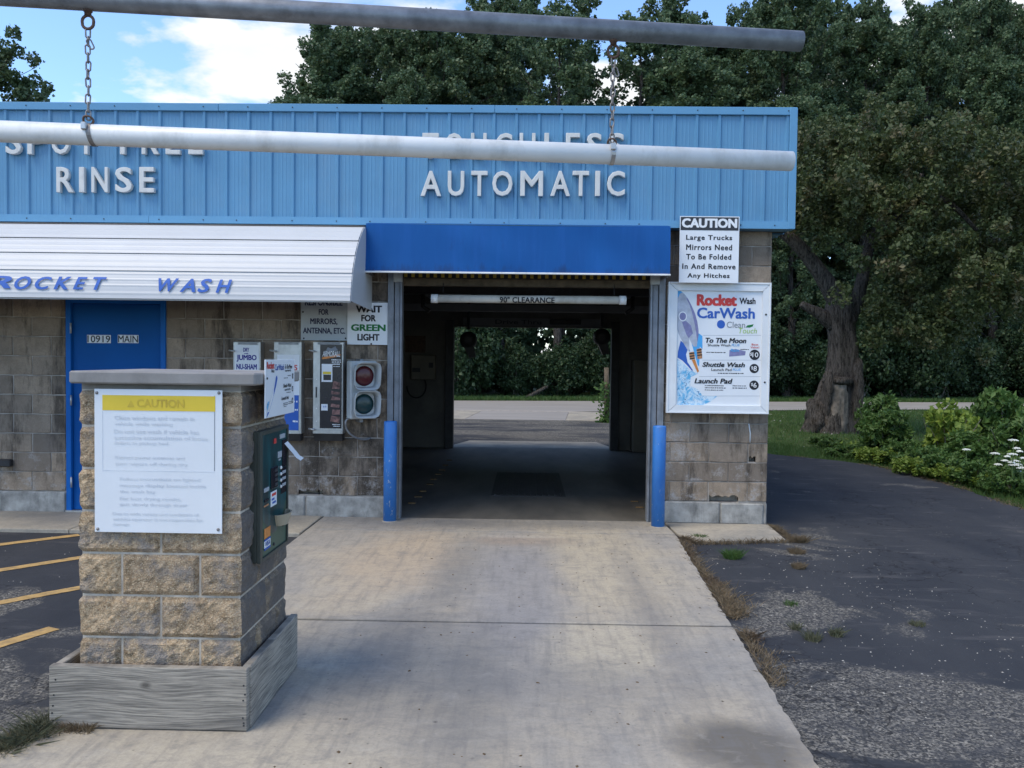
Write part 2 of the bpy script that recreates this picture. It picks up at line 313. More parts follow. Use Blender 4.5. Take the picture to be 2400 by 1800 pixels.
simple('stainless', (0.46, 0.46, 0.45), 0.38, 0.75, var=0.12, scale=10, dirt=(0.26, 0.25, 0.24), dirt_amt=0.6)
simple('pvc_white', (0.75, 0.75, 0.735), 0.38, var=0.05, scale=7, spec=0.4, dirt=(0.44, 0.43, 0.39), dirt_amt=0.7)
simple('tube_cream', (0.58, 0.55, 0.48), 0.5, var=0.12, scale=4, dirt=(0.22, 0.19, 0.14), dirt_amt=0.7)
simple('rusty_steel', (0.12, 0.075, 0.055), 0.7, 0.4, var=0.4, scale=40)
simple('chain_steel', (0.26, 0.245, 0.235), 0.5, 0.6, var=0.3, scale=40, dirt=(0.13, 0.07, 0.045), dirt_amt=0.8)
simple('dark_steel', (0.035, 0.035, 0.037), 0.5, 0.3, var=0.3, scale=8)
simple('grate_steel', (0.07, 0.066, 0.06), 0.6, 0.2, var=0.3, scale=8)
simple('sign_white', (0.72, 0.74, 0.76), 0.4, var=0.03, scale=3, spec=0.5, dirt=(0.62, 0.64, 0.65), dirt_amt=0.3)
simple('sign_grey', (0.42, 0.45, 0.47), 0.45, var=0.06, scale=3, dirt=(0.30, 0.32, 0.33), dirt_amt=0.5)
simple('frame_white', (0.68, 0.70, 0.71), 0.45, var=0.05, scale=4, dirt=(0.5, 0.5, 0.49), dirt_amt=0.35)
simple('print_black', (0.012, 0.013, 0.018), 0.5, var=0.1)
simple('print_navy', (0.012, 0.016, 0.060), 0.5, var=0.1)
simple('print_dark', (0.03, 0.033, 0.04), 0.55, var=0.1)
simple('print_blue', (0.025, 0.105, 0.42), 0.5, var=0.1)
simple('print_indigo', (0.020, 0.018, 0.22), 0.5, var=0.1)
simple('print_sky', (0.07, 0.36, 0.70), 0.5, var=0.1)
simple('print_red', (0.58, 0.045, 0.04), 0.5, var=0.1)
simple('print_green', (0.008, 0.16, 0.035), 0.5, var=0.1)
simple('print_leaf', (0.32, 0.50, 0.10), 0.5, var=0.1)
simple('print_grey', (0.20, 0.22, 0.25), 0.5, var=0.1)
simple('print_line', (0.34, 0.37, 0.40), 0.5, var=0.1)
simple('print_white', (0.75, 0.76, 0.77), 0.5, var=0.05)
simple('print_purple', (0.20, 0.20, 0.36), 0.5, var=0.2, scale=30)
simple('print_silver', (0.40, 0.43, 0.50), 0.4, var=0.3, scale=9)
simple('print_orange', (0.60, 0.22, 0.05), 0.5, var=0.2, scale=20)
simple('print_copper', (0.42, 0.20, 0.09), 0.5, var=0.4, scale=60)
simple('print_yellow', (0.72, 0.52, 0.045), 0.45, var=0.05)
simple('panel_black', (0.010, 0.010, 0.018), 0.25, var=0.2, spec=0.5)
simple('skin_print', (0.20, 0.10, 0.085), 0.5, var=0.9, scale=30)
simple('lamp_grey', (0.44, 0.46, 0.46), 0.5, var=0.1, scale=9, dirt=(0.27, 0.27, 0.26), dirt_amt=0.6)
simple('lens_red', (0.075, 0.008, 0.012), 0.25, var=0.1, spec=0.5)
simple('lens_green', (0.006, 0.035, 0.040), 0.25, var=0.1, spec=0.5)
simple('terminal_green', (0.070, 0.115, 0.078), 0.45, 0.1, var=0.1, scale=6)
simple('terminal_frame', (0.055, 0.062, 0.052), 0.45, 0.2, var=0.15, scale=6)
t = NT('terminal_teal', 0.3, spec=0.5); p = t.P()
t.color(t.mix(t.ramp(t.noise(t.map(p, (1, 1, 0.4)), 7, 3, 0.5, 1.0), 0.35, 0.65), (0.004, 0.028, 0.034), (0.008, 0.085, 0.095))); MATS['terminal_teal'] = t.m
simple('cup_cream', (0.36, 0.31, 0.22), 0.5, var=0.1)
simple('paper', (0.66, 0.67, 0.68), 0.8, var=0.04)
t = NT('water_print', 0.45); p = t.P()
c = t.mix(t.ramp(t.noise(p, 11, 6, 0.65, 1.6), 0.42, 0.60), (0.60, 0.72, 0.80), (0.10, 0.40, 0.66))
c = t.mix(t.ramp(t.noise(t.map(p, loc=(4, 4, 4)), 19, 5, 0.6, 2.0), 0.60, 0.64), c, (0.03, 0.10, 0.24))
t.color(c); MATS['water_print'] = t.m
for nm, c1 in (('faded_print', (0.585, 0.62, 0.675)), ('faded_ochre', (0.46, 0.31, 0.04))):
    t = NT(nm, 0.5); p = t.P()
    full = (0.72, 0.74, 0.76) if nm == 'faded_print' else (0.72, 0.52, 0.045)
    t.color(t.mix(t.ramp(t.noise(p, 7, 3, 0.6), 0.36, 0.68), full, c1)); MATS[nm] = t.m
simple('beam_grey', (0.20, 0.20, 0.205), 0.7, var=0.15, scale=3, dirt=(0.2, 0.19, 0.17), dirt_amt=0.6)
simple('interior_paint', (0.15, 0.14, 0.125), 0.8, var=0.2, scale=2, dirt=(0.05, 0.045, 0.04), dirt_amt=0.6)
simple('equipment_tan', (0.17, 0.15, 0.115), 0.6, var=0.15, scale=3)
simple('roofing', (0.12, 0.12, 0.12), 0.9, var=0.2)
simple('rubber', (0.02, 0.02, 0.02), 0.7, var=0.2)
simple('rusty_marker', (0.17, 0.105, 0.045), 0.8, var=0.3, scale=30)
simple('hazard_yellow', (0.40, 0.27, 0.03), 0.6, var=0.25, scale=20)

# vegetation
def leaf_mat(name, a, b, tip=None, trans=0.28):
    t = NT(name, 0.5, spec=0.35); g = t.add('ShaderNodeNewGeometry'); p = g.outputs['Position']
    c = t.mix(g.outputs['Random Per Island'], a, b)
    c = t.mix(t.math('MULTIPLY', t.ramp(t.noise(p, 0.55, 3, 0.6), 0.38, 0.66), 0.5), c, tuple(v * 0.62 for v in a))
    c = t.mix(t.math('MULTIPLY', t.rand(), 0.35), c, tuple(v * 0.7 for v in b))
    if tip: c = t.mix(t.ramp(t.noise(p, 1.7, 2, 0.5), 0.56, 0.68), c, tip)
    t.color(c)
    tl = t.add('ShaderNodeBsdfTranslucent'); t.l.new(c, tl.inputs['Color'])
    ms = t.add('ShaderNodeMixShader'); ms.inputs[0].default_value = trans
    t.l.new(t.b.outputs[0], ms.inputs[1]); t.l.new(tl.outputs[0], ms.inputs[2]); t.l.new(ms.outputs[0], t.out.inputs['Surface'])
    MATS[name] = t.m
leaf_mat('leaf_poplar', (0.070, 0.115, 0.056), (0.125, 0.185, 0.085))
leaf_mat('leaf_oak', (0.058, 0.080, 0.028), (0.105, 0.130, 0.046), (0.12, 0.105, 0.05))
leaf_mat('leaf_under', (0.024, 0.052, 0.022), (0.052, 0.092, 0.036))
leaf_mat('leaf_shrub', (0.062, 0.125, 0.030), (0.115, 0.200, 0.048), None, 0.35)
leaf_mat('leaf_bright', (0.15, 0.235, 0.034), (0.24, 0.32, 0.055), None, 0.4)
leaf_mat('grass_green', (0.055, 0.115, 0.026), (0.10, 0.175, 0.045), None, 0.3)
leaf_mat('grass_dry', (0.155, 0.115, 0.07), (0.27, 0.205, 0.125), (0.10, 0.066, 0.042), 0.2)
leaf_mat('grass_olive', (0.085, 0.095, 0.05), (0.17, 0.165, 0.10), None, 0.2)
t = NT('bark', 0.95, spec=0.15); p = t.P()
g = t.noise(t.map(p, (1, 1, 0.14)), 22, 6, 0.7)
g = t.math('ADD', t.math('MULTIPLY', g, .6), t.math('MULTIPLY', t.noise(t.map(p, (1, 1, 0.22)), 60, 5, 0.75), .4))
c = t.mix(t.ramp(g, 0.42, 0.58), (0.024, 0.020, 0.017), (0.135, 0.118, 0.10)); t.color(c); t.bump(g, 1.0, 0.12); MATS['bark'] = t.m
simple('heartwood', (0.16, 0.132, 0.102), 0.9, var=0.6, scale=6, bump=0.6, dirt=(0.06, 0.045, 0.035), dirt_amt=0.8, grain=30)
simple('twig', (0.14, 0.13, 0.11), 0.9, var=0.3, scale=5)
simple('flower_white', (0.70, 0.72, 0.66), 0.8, var=0.05)
simple('stem_green', (0.06, 0.11, 0.03), 0.7, var=0.2)
simple('litter', (0.10, 0.065, 0.035), 0.9, var=0.6, scale=30)
simple('pebble', (0.36, 0.34, 0.30), 0.9, var=0.4, scale=30)

# ------------------------------------------------------------------ mesh building
def link_mesh(name, me, mat, loc=(0, 0, 0), parent=None):
    o = bpy.data.objects.new(name, me); COL.objects.link(o); o.location = loc
    if mat is not None and not me.materials: me.materials.append(MATS[mat] if isinstance(mat, str) else mat)
    if parent is not None: o.parent = parent
    return o
ORG = {}                                            # world origin of each root
def root_origin(o):
    while o.parent is not None: o = o.parent
    return ORG.get(o.name, (0, 0, 0))
class MB:
    def __init__(s): s.v, s.f, s.sm = [], [], []
    def add(s, verts, faces, smooth=False):
        k = len(s.v); s.v.extend([tuple(map(float, q)) for q in verts]); s.f.extend([tuple(i + k for i in f) for f in faces]); s.sm.extend([smooth] * len(faces)); return s
    def box(s, x0, y0, z0, x1, y1, z1, ch=0.0):
        if x1 < x0: x0, x1 = x1, x0
        if y1 < y0: y0, y1 = y1, y0
        if z1 < z0: z0, z1 = z1, z0
        if ch <= 0:
            v = [(x, y, z) for z in (z0, z1) for y in (y0, y1) for x in (x0, x1)]
            return s.add(v, [(0, 2, 3, 1), (4, 5, 7, 6), (0, 1, 5, 4), (2, 6, 7, 3), (0, 4, 6, 2), (1, 3, 7, 5)])
        ch = min(ch, (x1 - x0) * .45, (y1 - y0) * .45, (z1 - z0) * .45)
        X, Y, Z = (x0, x1), (y0, y1), (z0, z1); v = []; idx = {}
        for i in (0, 1):
            for j in (0, 1):
                for k in (0, 1):
                    sx, sy, sz = (1 - 2 * i) * ch, (1 - 2 * j) * ch, (1 - 2 * k) * ch
                    for a, q in enumerate(((X[i], Y[j] + sy, Z[k] + sz), (X[i] + sx, Y[j], Z[k] + sz), (X[i] + sx, Y[j] + sy, Z[k]))):
                        idx[i, j, k, a] = len(v); v.append(q)
        f = []
        for a, ring in ((0, [(0, 0), (0, 1), (1, 1), (1, 0)]), (1, [(0, 0), (1, 0), (1, 1), (0, 1)]), (2, [(0, 0), (0, 1), (1, 1), (1, 0)])):
            for i in (0, 1):
                q = []
                for p, r in ring:
                    key = (i, p, r, 0) if a == 0 else (p, i, r, 1) if a == 1 else (p, r, i, 2)
                    q.append(idx[key])
                f.append(tuple(q if i else q[::-1]))
        for p in (0, 1):
            for r in (0, 1):
                f.append((idx[0, p, r, 1], idx[1, p, r, 1], idx[1, p, r, 2], idx[0, p, r, 2]))
                f.append((idx[p, 0, r, 0], idx[p, 1, r, 0], idx[p, 1, r, 2], idx[p, 0, r, 2]))
                f.append((idx[p, r, 0, 0], idx[p, r, 1, 0], idx[p, r, 1, 1], idx[p, r, 0, 1]))
                for q in (0, 1): f.append((idx[p, r, q, 0], idx[p, r, q, 1], idx[p, r, q, 2]))
        return s.add(v, f)
    def tube(s, pts, radii, n=10, cap=True, smooth=True):
        pts = [np.array(p, float) for p in pts]
        if isinstance(radii, (int, float)): radii = [radii] * len(pts)
        rings = []; v = []
        prev = None
        for i, p in enumerate(pts):
            d = pts[min(i + 1, len(pts) - 1)] - pts[max(i - 1, 0)]; d = d / (np.linalg.norm(d) + 1e-9)
            if prev is None:
                a = np.cross(d, (0, 0, 1) if abs(d[2]) < 0.9 else (1, 0, 0))
            else: a = prev - d * np.dot(prev, d)
            a = a / (np.linalg.norm(a) + 1e-9); b = np.cross(d, a); prev = a
            rings.append([len(v) + k for k in range(n)])
            for k in range(n):
                t_ = 2 * math.pi * k / n; v.append(p + radii[i] * (math.cos(t_) * a + math.sin(t_) * b))
        f = []
        for i in range(len(pts) - 1):
            for k in range(n):
                f.append((rings[i][k], rings[i][(k + 1) % n], rings[i + 1][(k + 1) % n], rings[i + 1][k]))
        s.add(v, f, smooth)
        if cap:
            k0 = len(s.v) - len(v)
            s.f.append(tuple(k0 + q for q in rings[0][::-1])); s.sm.append(False)
            s.f.append(tuple(k0 + q for q in rings[-1])); s.sm.append(False)
        return s
    def lathe(s, prof, centre, axis='z', n=20, smooth=True):      # prof: (radius, height)
        v = []; f = []
        for r, h in prof:
            for k in range(n):
                a = 2 * math.pi * k / n; c, d = r * math.cos(a), r * math.sin(a)
                q = (c, d, h) if axis == 'z' else (c, -h, d) if axis == 'y' else (h, c, d)
                v.append((q[0] + centre[0], q[1] + centre[1], q[2] + centre[2]))
        for i in range(len(prof) - 1):
            for k in range(n):
                f.append((i * n + k, i * n + (k + 1) % n, (i + 1) * n + (k + 1) % n, (i + 1) * n + k))
        f.append(tuple(range(n))[::-1]); f.append(tuple((len(prof) - 1) * n + k for k in range(n)))
        k0 = len(s.f); s.add(v, f, smooth); s.sm[-1] = s.sm[-2] = False
        return s
    def prism(s, poly, d0, d1, plane='xz'):           # outline extruded along the missing axis
        n = len(poly); v = []
        for d in (d0, d1):
            for a, b in poly: v.append((a, d, b) if plane == 'xz' else (d, a, b) if plane == 'yz' else (a, b, d))
        f = [tuple(range(n)), tuple(range(n, 2 * n))[::-1]] + [(i, i + n, (i + 1) % n + n, (i + 1) % n) for i in range(n)]
        return s.add(v, f)
    def mesh(s, name, off=(0, 0, 0)):
        me = bpy.data.meshes.new(name)
        me.from_pydata([(a - off[0], b - off[1], c - off[2]) for a, b, c in s.v], [], s.f)
        me.polygons.foreach_set('use_smooth', s.sm)
        me.validate(); me.update()
        import bmesh
        bm = bmesh.new(); bm.from_mesh(me); bmesh.ops.recalc_face_normals(bm, faces=bm.faces[:]); bm.to_mesh(me); bm.free()
        return me
    def part(s, name, mat, parent, label=None):
        o = link_mesh(name, s.mesh(name, root_origin(parent)), mat, (0, 0, 0), parent)
        if label: o['label'] = label
        return o
    def own(s, name, mat, label, cat, group=None, loc=None):
        loc = loc or (0, 0, 0)
        o = link_mesh(name, s.mesh(name, loc), mat, loc); ORG[o.name] = loc
        tag(o, label, cat, group); return o
def tag(o, label, cat, group=None):
    o['label'] = label; o['category'] = cat
    if group: o['group'] = group
    return o
def thing(name, label, cat, loc=(0, 0, 0), group=None, rz=0.0):
    o = bpy.data.objects.new(name, None); COL.objects.link(o); o.location = loc; o.rotation_euler = (0, 0, rz)
    o.empty_display_size = 0.1
    ORG[o.name] = tuple(map(float, loc)) if rz == 0 else (0, 0, 0)
    return tag(o, label, cat, group)
def struct(name, mb, mat):
    o = link_mesh(name, mb.mesh(name), mat); o['kind'] = 'structure'; return o
def np_mesh(name, verts, faces, smooth=False):
    me = bpy.data.meshes.new(name); verts = np.asarray(verts, np.float32); faces = np.asarray(faces, np.int32)
    n, k = faces.shape
    me.vertices.add(len(verts)); me.vertices.foreach_set('co', verts.ravel())
    me.loops.add(n * k); me.loops.foreach_set('vertex_index', faces.ravel())
    me.polygons.add(n); me.polygons.foreach_set('loop_start', np.arange(0, n * k, k, dtype=np.int32))
    me.polygons.foreach_set('loop_total', np.full(n, k, np.int32))
    me.polygons.foreach_set('use_smooth', np.full(n, smooth)); me.update(calc_edges=True)
    return me
# lettering from Blender's own font; fitted into a box, on a wall-parallel plane ('y') or on a plane that looks along +X ('x')
TXT = {}
def text_geo(body, bold, shear, spacing, extrude=0.0, bevel=0.0, res=3):
    key = (body, bold, shear, spacing, extrude, bevel)
    if key not in TXT:
        cu = bpy.data.curves.new('lettering', 'FONT'); cu.body = body; cu.offset = bold; cu.shear = shear
        cu.space_character = spacing; cu.extrude = extrude; cu.bevel_depth = bevel; cu.bevel_resolution = 1; cu.resolution_u = res
        ob = bpy.data.objects.new('lettering', cu); me = bpy.data.meshes.new_from_object(ob)
        co = np.empty(len(me.vertices) * 3, np.float32); me.vertices.foreach_get('co', co); co = co.reshape(-1, 3)
        fs = [tuple(q.vertices) for q in me.polygons]
        bpy.data.objects.remove(ob); bpy.data.curves.remove(cu); bpy.data.meshes.remove(me)
        TXT[key] = (co, fs)
    return TXT[key]
def lettering(body, x0, z0, x1, z1, depth, mat, parent, bold=0.0, shear=0.0, spacing=1.0, face='y', extrude=0.0, bevel=0.0, name='lettering', slices=0):
    co, fs = text_geo(body, 0.0, shear, spacing, 0.05 if extrude else 0.0, bevel)
    if slices:                                            # cut across so that the print can follow a curved face
        import bmesh
        bm = bmesh.new(); vs = [bm.verts.new(q) for q in co]
        for f in fs:
            try: bm.faces.new([vs[i] for i in f])
            except ValueError: pass
        lo, hi = co[:, 1].min(), co[:, 1].max()
        for k in range(1, slices):
            bmesh.ops.bisect_plane(bm, geom=bm.verts[:] + bm.edges[:] + bm.faces[:], plane_co=(0, lo + (hi - lo) * k / slices, 0), plane_no=(0, 1, 0))
        bm.verts.ensure_lookup_table(); bm.verts.index_update()
        co = np.array([v.co for v in bm.verts]); fs = [tuple(v.index for v in f.verts) for f in bm.faces]; bm.free()
    shifts = [(0, 0)]
    if bold > 0: shifts += [(-bold, 0), (bold, 0), (-bold * .8, bold * .6), (bold * .8, bold * .6), (-bold * .8, -bold * .6), (bold * .8, -bold * .6), (0, bold * .7), (0, -bold * .7)]
    a, b = co.min(0).copy(), co.max(0).copy()
    if bold > 0: a[0] -= bold; b[0] += bold; a[1] -= bold * .7; b[1] += bold * .7
    sx, sz = (x1 - x0) / max(1e-6, b[0] - a[0]), (z1 - z0) / max(1e-6, b[1] - a[1])
    th = (co[:, 2] - a[2]) / max(1e-6, b[2] - a[2]) * extrude if extrude else np.zeros(len(co))
    mb = MB()
    for k, (ex_, ez_) in enumerate(shifts):
        px, pz = x0 + (co[:, 0] + ex_ - a[0]) * sx, z0 + (co[:, 1] + ez_ - a[1]) * sz
        lift = th + k * (.00025 if extrude else .00006)
        if face == 'y': v = np.stack([px, depth - lift, pz], 1)
        elif face == 'x': v = np.stack([depth + lift, px, pz], 1)
        else: v = face(px, pz); v[:, 1] -= k * .00006
        mb.add(v, fs)
    og = root_origin(parent); me = bpy.data.meshes.new(name)
    me.from_pydata([(q[0] - og[0], q[1] - og[1], q[2] - og[2]) for q in mb.v], [], mb.f); me.update()
    return link_mesh(name, me, mat, (0, 0, 0), parent)
def px_lettering(body, u0, v0, u1, v1, Y, mat, parent, **k):
    x0, z0, x1, z1 = box_on(u0, v0, u1, v1, Y)
    return lettering(body, x0, z0, x1, z1, Y, mat, parent, **k)
def print_rows(rows, Y, mat, parent, seed=1, name='fine_print'):     # fine print too small to read: rows of tiny dashes
    rg = random.Random(seed); mb = MB()
    for u0, v0, u1, v1 in rows:
        x0, z0, x1, z1 = box_on(u0, v0, u1, v1, Y); x = x0; h = z1 - z0
        while x < x1 - h * 0.4:
            w = min(rg.uniform(0.5, 1.6) * h, x1 - x)
            mb.add([(x, Y, z0 + h * rg.uniform(0, .2)), (x + w, Y, z0 + h * rg.uniform(0, .2)), (x + w, Y, z1 - h * rg.uniform(0, .25)), (x, Y, z1 - h * rg.uniform(0, .25))], [(0, 1, 2, 3)])
            x += w + h * rg.choice((.18, .18, .5))
    return mb.part(name, mat, parent)
def px_patch(pts, Y, mat, parent, name, th=0.0):
    mb = MB(); v = [oy(u, w, Y) for u, w in pts]
    mb.add(v, [tuple(range(len(v)))])
    return mb.part(name, mat, parent)
def disc(mb, x, z, r, Y, n=24):
    v = [(x + r * math.cos(2 * math.pi * k / n), Y, z + r * math.sin(2 * math.pi * k / n)) for k in range(n)]
    return mb.add(v, [tuple(range(n))])

# ================================================================== SETTING
g = MB(); g.add([(-700, -300, -0.04), (700, -300, -0.04), (700, 900, -0.04), (-700, 900, -0.04)], [(0, 1, 2, 3)])
struct('ground', g, 'soil_grass')

def wobble(pts, amp, step, seed):
    rg = random.Random(seed); out = []
    for (x0, y0), (x1, y1) in zip(pts[:-1], pts[1:]):
        L = math.hypot(x1 - x0, y1 - y0); n = max(1, int(L / step))
        for i in range(n):
            a = i / n; out.append((x0 + (x1 - x0) * a + rg.uniform(-amp, amp), y0 + (y1 - y0) * a + rg.uniform(-amp, amp)))
    out.append(pts[-1]); return out
def smooth_line(pts, n=8):
    P = [np.array(p, float) for p in pts]; out = []
    for i in range(len(P) - 1):
        p0, p1, p2, p3 = P[max(i - 1, 0)], P[i], P[i + 1], P[min(i + 2, len(P) - 1)]
        for k in range(n):
            a = k / n
            out.append(tuple(0.5 * (2 * p1 + (p2 - p0) * a + (2 * p0 - 5 * p1 + 4 * p2 - p3) * a * a + (3 * p1 - p0 - 3 * p2 + p3) * a ** 3)))
    out.append(tuple(P[-1])); return out
EDGE = smooth_line([(15.0, -14.0), (9.5, -7.5), (6.9, -3.0), (5.98, 0.2), (5.95, 1.4), (6.02, 3.4), (5.72, 5.5), (4.6, 6.75), (3.5, 8.6), (2.75, 11.5), (2.45, 14.2)])
EDGE_J = wobble(EDGE, 0.025, 0.12, 3)
def flat_poly(mb, poly, z):
    mb.add([(x, y, z) for x, y in poly], [tuple(range(len(poly)))]); return mb
def near_road(x): return 18.3 + 0.30 * x
def far_road(x): return 25.25 + 0.19 * x
lot = MB()
poly = [(-30, -40), (15, -40)] + EDGE_J + [(2.4, 14.4), (-30, 14.4)]
flat_poly(lot, poly, 0.0)
asphalt = struct('asphalt_lot', lot, 'asphalt')
rd = MB()
xs = [-120, -40, -10, 0, 8, 20, 60, 160]
rd.add([(x, (near_road(x) if x > -12 else 14.8), -0.012) for x in xs] + [(x, far_road(x), -0.012) for x in xs], [(i, i + 1, i + 9, i + 8) for i in range(7)])
struct('road', rd, 'road_grey')
gut = link_mesh('gutter_apron', MB().box(-14, 14.4, -0.06, 2.6, near_road(0) + 0.3, -0.004).mesh('gutter_apron'), 'mortar'); gut['kind'] = 'structure'
for x0, x1, mt in ((-14, -6, 'concrete_pale'), (-5.985, -1.72, 'concrete_pale'), (-1.70, 1.1, 'road_grey'), (1.115, 2.6, 'concrete_pale')):
    MB().prism([(x0, 14.45), (x1, 14.45), (x1 + 0.28, near_road(0) - 0.2), (x0 + 0.28, near_road(0) - 0.2)], -0.05, 0.012, 'xy').part('slab', mt, gut)

# yellow hatch lines on the lot
for k, (a, b, e0, e1) in enumerate((((0, 1277), (172, 1256), 2.0, 0.05), ((0, 1337), (172, 1310), 2.4, 0.75), ((0, 1413), (172, 1381), 2.6, 0.35), ((0, 1512), (127, 1473), 2.8, 0.0))):
    A, B = oz(*a)[:2], oz(*b)[:2]; d = B - A; d /= np.linalg.norm(d); n = np.array([-d[1], d[0]])
    A, B = A - d * e0, B + d * e1
    rg = random.Random(k); L = np.linalg.norm(B - A); N = int(L / 0.05); left, right = [], []
    for i in range(N + 1):
        q = A + d * L * i / N
        left.append(q + n * (0.052 + rg.uniform(-.004, .004))); right.append(q - n * (0.052 + rg.uniform(-.004, .004)))
    mb = MB(); mb.add([(p[0], p[1], 0.004) for p in left + right], [(i, i + 1, N + 2 + i, N + 1 + i) for i in range(N)])
    mb.part('painted_line', 'yellow_paint', asphalt)

# driveway slabs with open joints
drive = link_mesh('driveway', MB().box(-2.1, -12.0, -0.03, 1.0, -0.01, 0.006).mesh('driveway'), 'joint_dirt'); drive['kind'] = 'structure'
def right_edge(y): return 1.465 + (y + 0.74) * 0.0498
def slab(poly, z=0.03, mat='concrete_drive', parent=None, name='slab'):
    n = len(poly); c = np.mean(np.array(poly), 0); inn = [tuple(np.array(p) + (c - np.array(p)) / np.linalg.norm(c - np.array(p)) * 0.008) for p in poly]
    mb = MB(); mb.add([(x, y, -0.05) for x, y in poly] + [(x, y, z - 0.006) for x, y in poly] + [(x, y, z) for x, y in inn],
        [(i, (i + 1) % n, n + (i + 1) % n, n + i) for i in range(n)] + [(n + i, n + (i + 1) % n, 2 * n + (i + 1) % n, 2 * n + i) for i in range(n)] + [tuple(range(2 * n, 3 * n))])
    return mb.part(name, mat, parent)
def edge_run(y0, y1, seed): return wobble([(right_edge(y0), y0), (right_edge(y1), y1)], 0.007, 0.05, seed)
slab([(-2.12, -0.66), (-2.12, -3.405)] + wobble([(-2.12, -3.405), (right_edge(-3.405), -3.385)], .004, .1, 1)[1:-1] + edge_run(-3.38, -0.66, 5), parent=drive)
slab([(-2.14, -3.44), (-2.10, -5.0), (-2.15, -5.14), (-2.30, -5.42), (-2.45, -5.9), (-2.5, -9.5), (1.05, -9.5)] + edge_run(-9.4, -3.42, 6), parent=drive)
slab([(-2.12, -0.64), (right_edge(-0.64), -0.64), (1.445, -0.02), (-1.47, -0.02), (-2.12, -0.02)], parent=drive)
walk = link_mesh('walkway', MB().box(-9.0, -0.86, -0.05, -2.2, -0.02, 0.01).mesh('walkway'), 'mortar'); walk['kind'] = 'structure'
for x0, x1 in ((-9.0, -6.6), (-6.59, -4.35), (-4.34, -2.135)):
    slab([(x0, -0.89), (x1, -0.89), (x1, -0.015), (x0, -0.015)], 0.036, 'concrete_pale', walk)
pad = link_mesh('corner_pad', MB().box(1.7, -0.6, -0.05, 2.4, -0.2, 0.005).mesh('corner_pad'), 'mortar'); pad['kind'] = 'structure'
slab([(1.62, -0.90)] + wobble([(1.62, -0.90), (2.50, -0.755)], .008, .08, 9)[1:] + [(2.54, -0.02), (1.47, -0.02), (1.50, -0.55)], 0.022, 'concrete_pale', pad)
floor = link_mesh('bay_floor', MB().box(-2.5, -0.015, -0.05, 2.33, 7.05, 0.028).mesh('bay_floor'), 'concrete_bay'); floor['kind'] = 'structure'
lip = link_mesh('rear_apron', MB().prism([(-1.5, 7.06), (1.7, 7.06), (1.45, 8.3), (-1.15, 8.3)], -0.04, 0.024, 'xy').mesh('rear_apron'), 'concrete_pale'); lip['kind'] = 'structure'
a, b = oz(1152, 1162, .03), oz(1335, 1110, .03)
gx0, gx1, gy0, gy1 = -0.42, 0.50, a[1], b[1]
MB().box(gx0, gy0, 0.024, gx1, gy1, 0.034, 0.004).part('drain_frame', 'grate_steel', floor)
for k in range(12):
    xx = gx0 + 0.05 + k * (gx1 - gx0 - 0.1) / 11
    MB().box(xx - 0.012, gy0 + 0.03, 0.030, xx + 0.012, gy1 - 0.03, 0.043, 0.003).part('grate_bar', 'grate_steel', floor)
MARK = [(1053, 1079), (1044, 1091), (1036, 1102), (1027, 1112), (1016, 1124), (1008, 1136), (991, 1152), (980, 1165), (965, 1180), (1487, 1176), (1499, 1190)]
for k, (u, v) in enumerate(MARK):
    p = oz(u, v, 0.03)
    MB().box(p[0] - .045, p[1] - .02, .026, p[0] + .045, p[1] + .02, .042, .006).own('floor_marker', 'rusty_marker',
        'small worn yellow guide marker stuck on the bay floor', 'floor marker', 'yellow guide markers on the bay floor', (p[0], p[1], .026))

# ================================================================== BUILDING
bld = thing('car_wash_building', 'long low masonry car wash with blue ribbed metal fascia and drive-through bay', 'building', (0, 0, 0))
ZB, CH, BL = 0.25, 0.2048, 0.4064
DOOR = (-4.862, -3.80, 0.045, 2.30)
OPEN = (-1.455, 1.428)
PIER_R = 2.528
XL = -12.0
def core(x0, x1, z0, z1, y0=0.008, y1=0.2, holes=()):
    mb = MB()
    if not holes: mb.box(x0, y0, z0, x1, y1, z1)
    else:
        hs = sorted(holes); x = x0
        for h0, h1, a, b in hs:
            mb.box(x, y0, z0, h0, y1, z1); mb.box(h0, y0, z0, h1, y1, a); mb.box(h0, y0, b, h1, y1, z1)
            mb.box(h0 - .02, 0.12, a - .02, h1 + .02, 0.19, b + .02); x = h1
        mb.box(x, y0, z0, x1, y1, z1)
    return mb
H_L = box_on(700, 1147, 757, 1159, 0.0); H_R = box_on(1662, 1161, 1730, 1177, 0.0); H_S = box_on(1755, 1069, 1771, 1083, 0.0)
core(XL, DOOR[0], 0.0, 3.07).part('wall', 'mortar', bld)
core(DOOR[1], OPEN[0], 0.0, 3.07, holes=[(H_L[0], H_L[2], H_L[1], H_L[3])]).part('wall', 'mortar', bld)
core(DOOR[0], DOOR[1], DOOR[3], 3.07).part('wall', 'mortar', bld)
core(OPEN[0], OPEN[1], 2.64, 3.07).part('wall', 'mortar', bld)
core(OPEN[1], PIER_R - .006, 0.0, 3.07, holes=[(H_R[0], H_R[2], H_R[1], H_R[3]), (H_S[0], H_S[2], H_S[1], H_S[3])]).part('wall', 'mortar', bld)

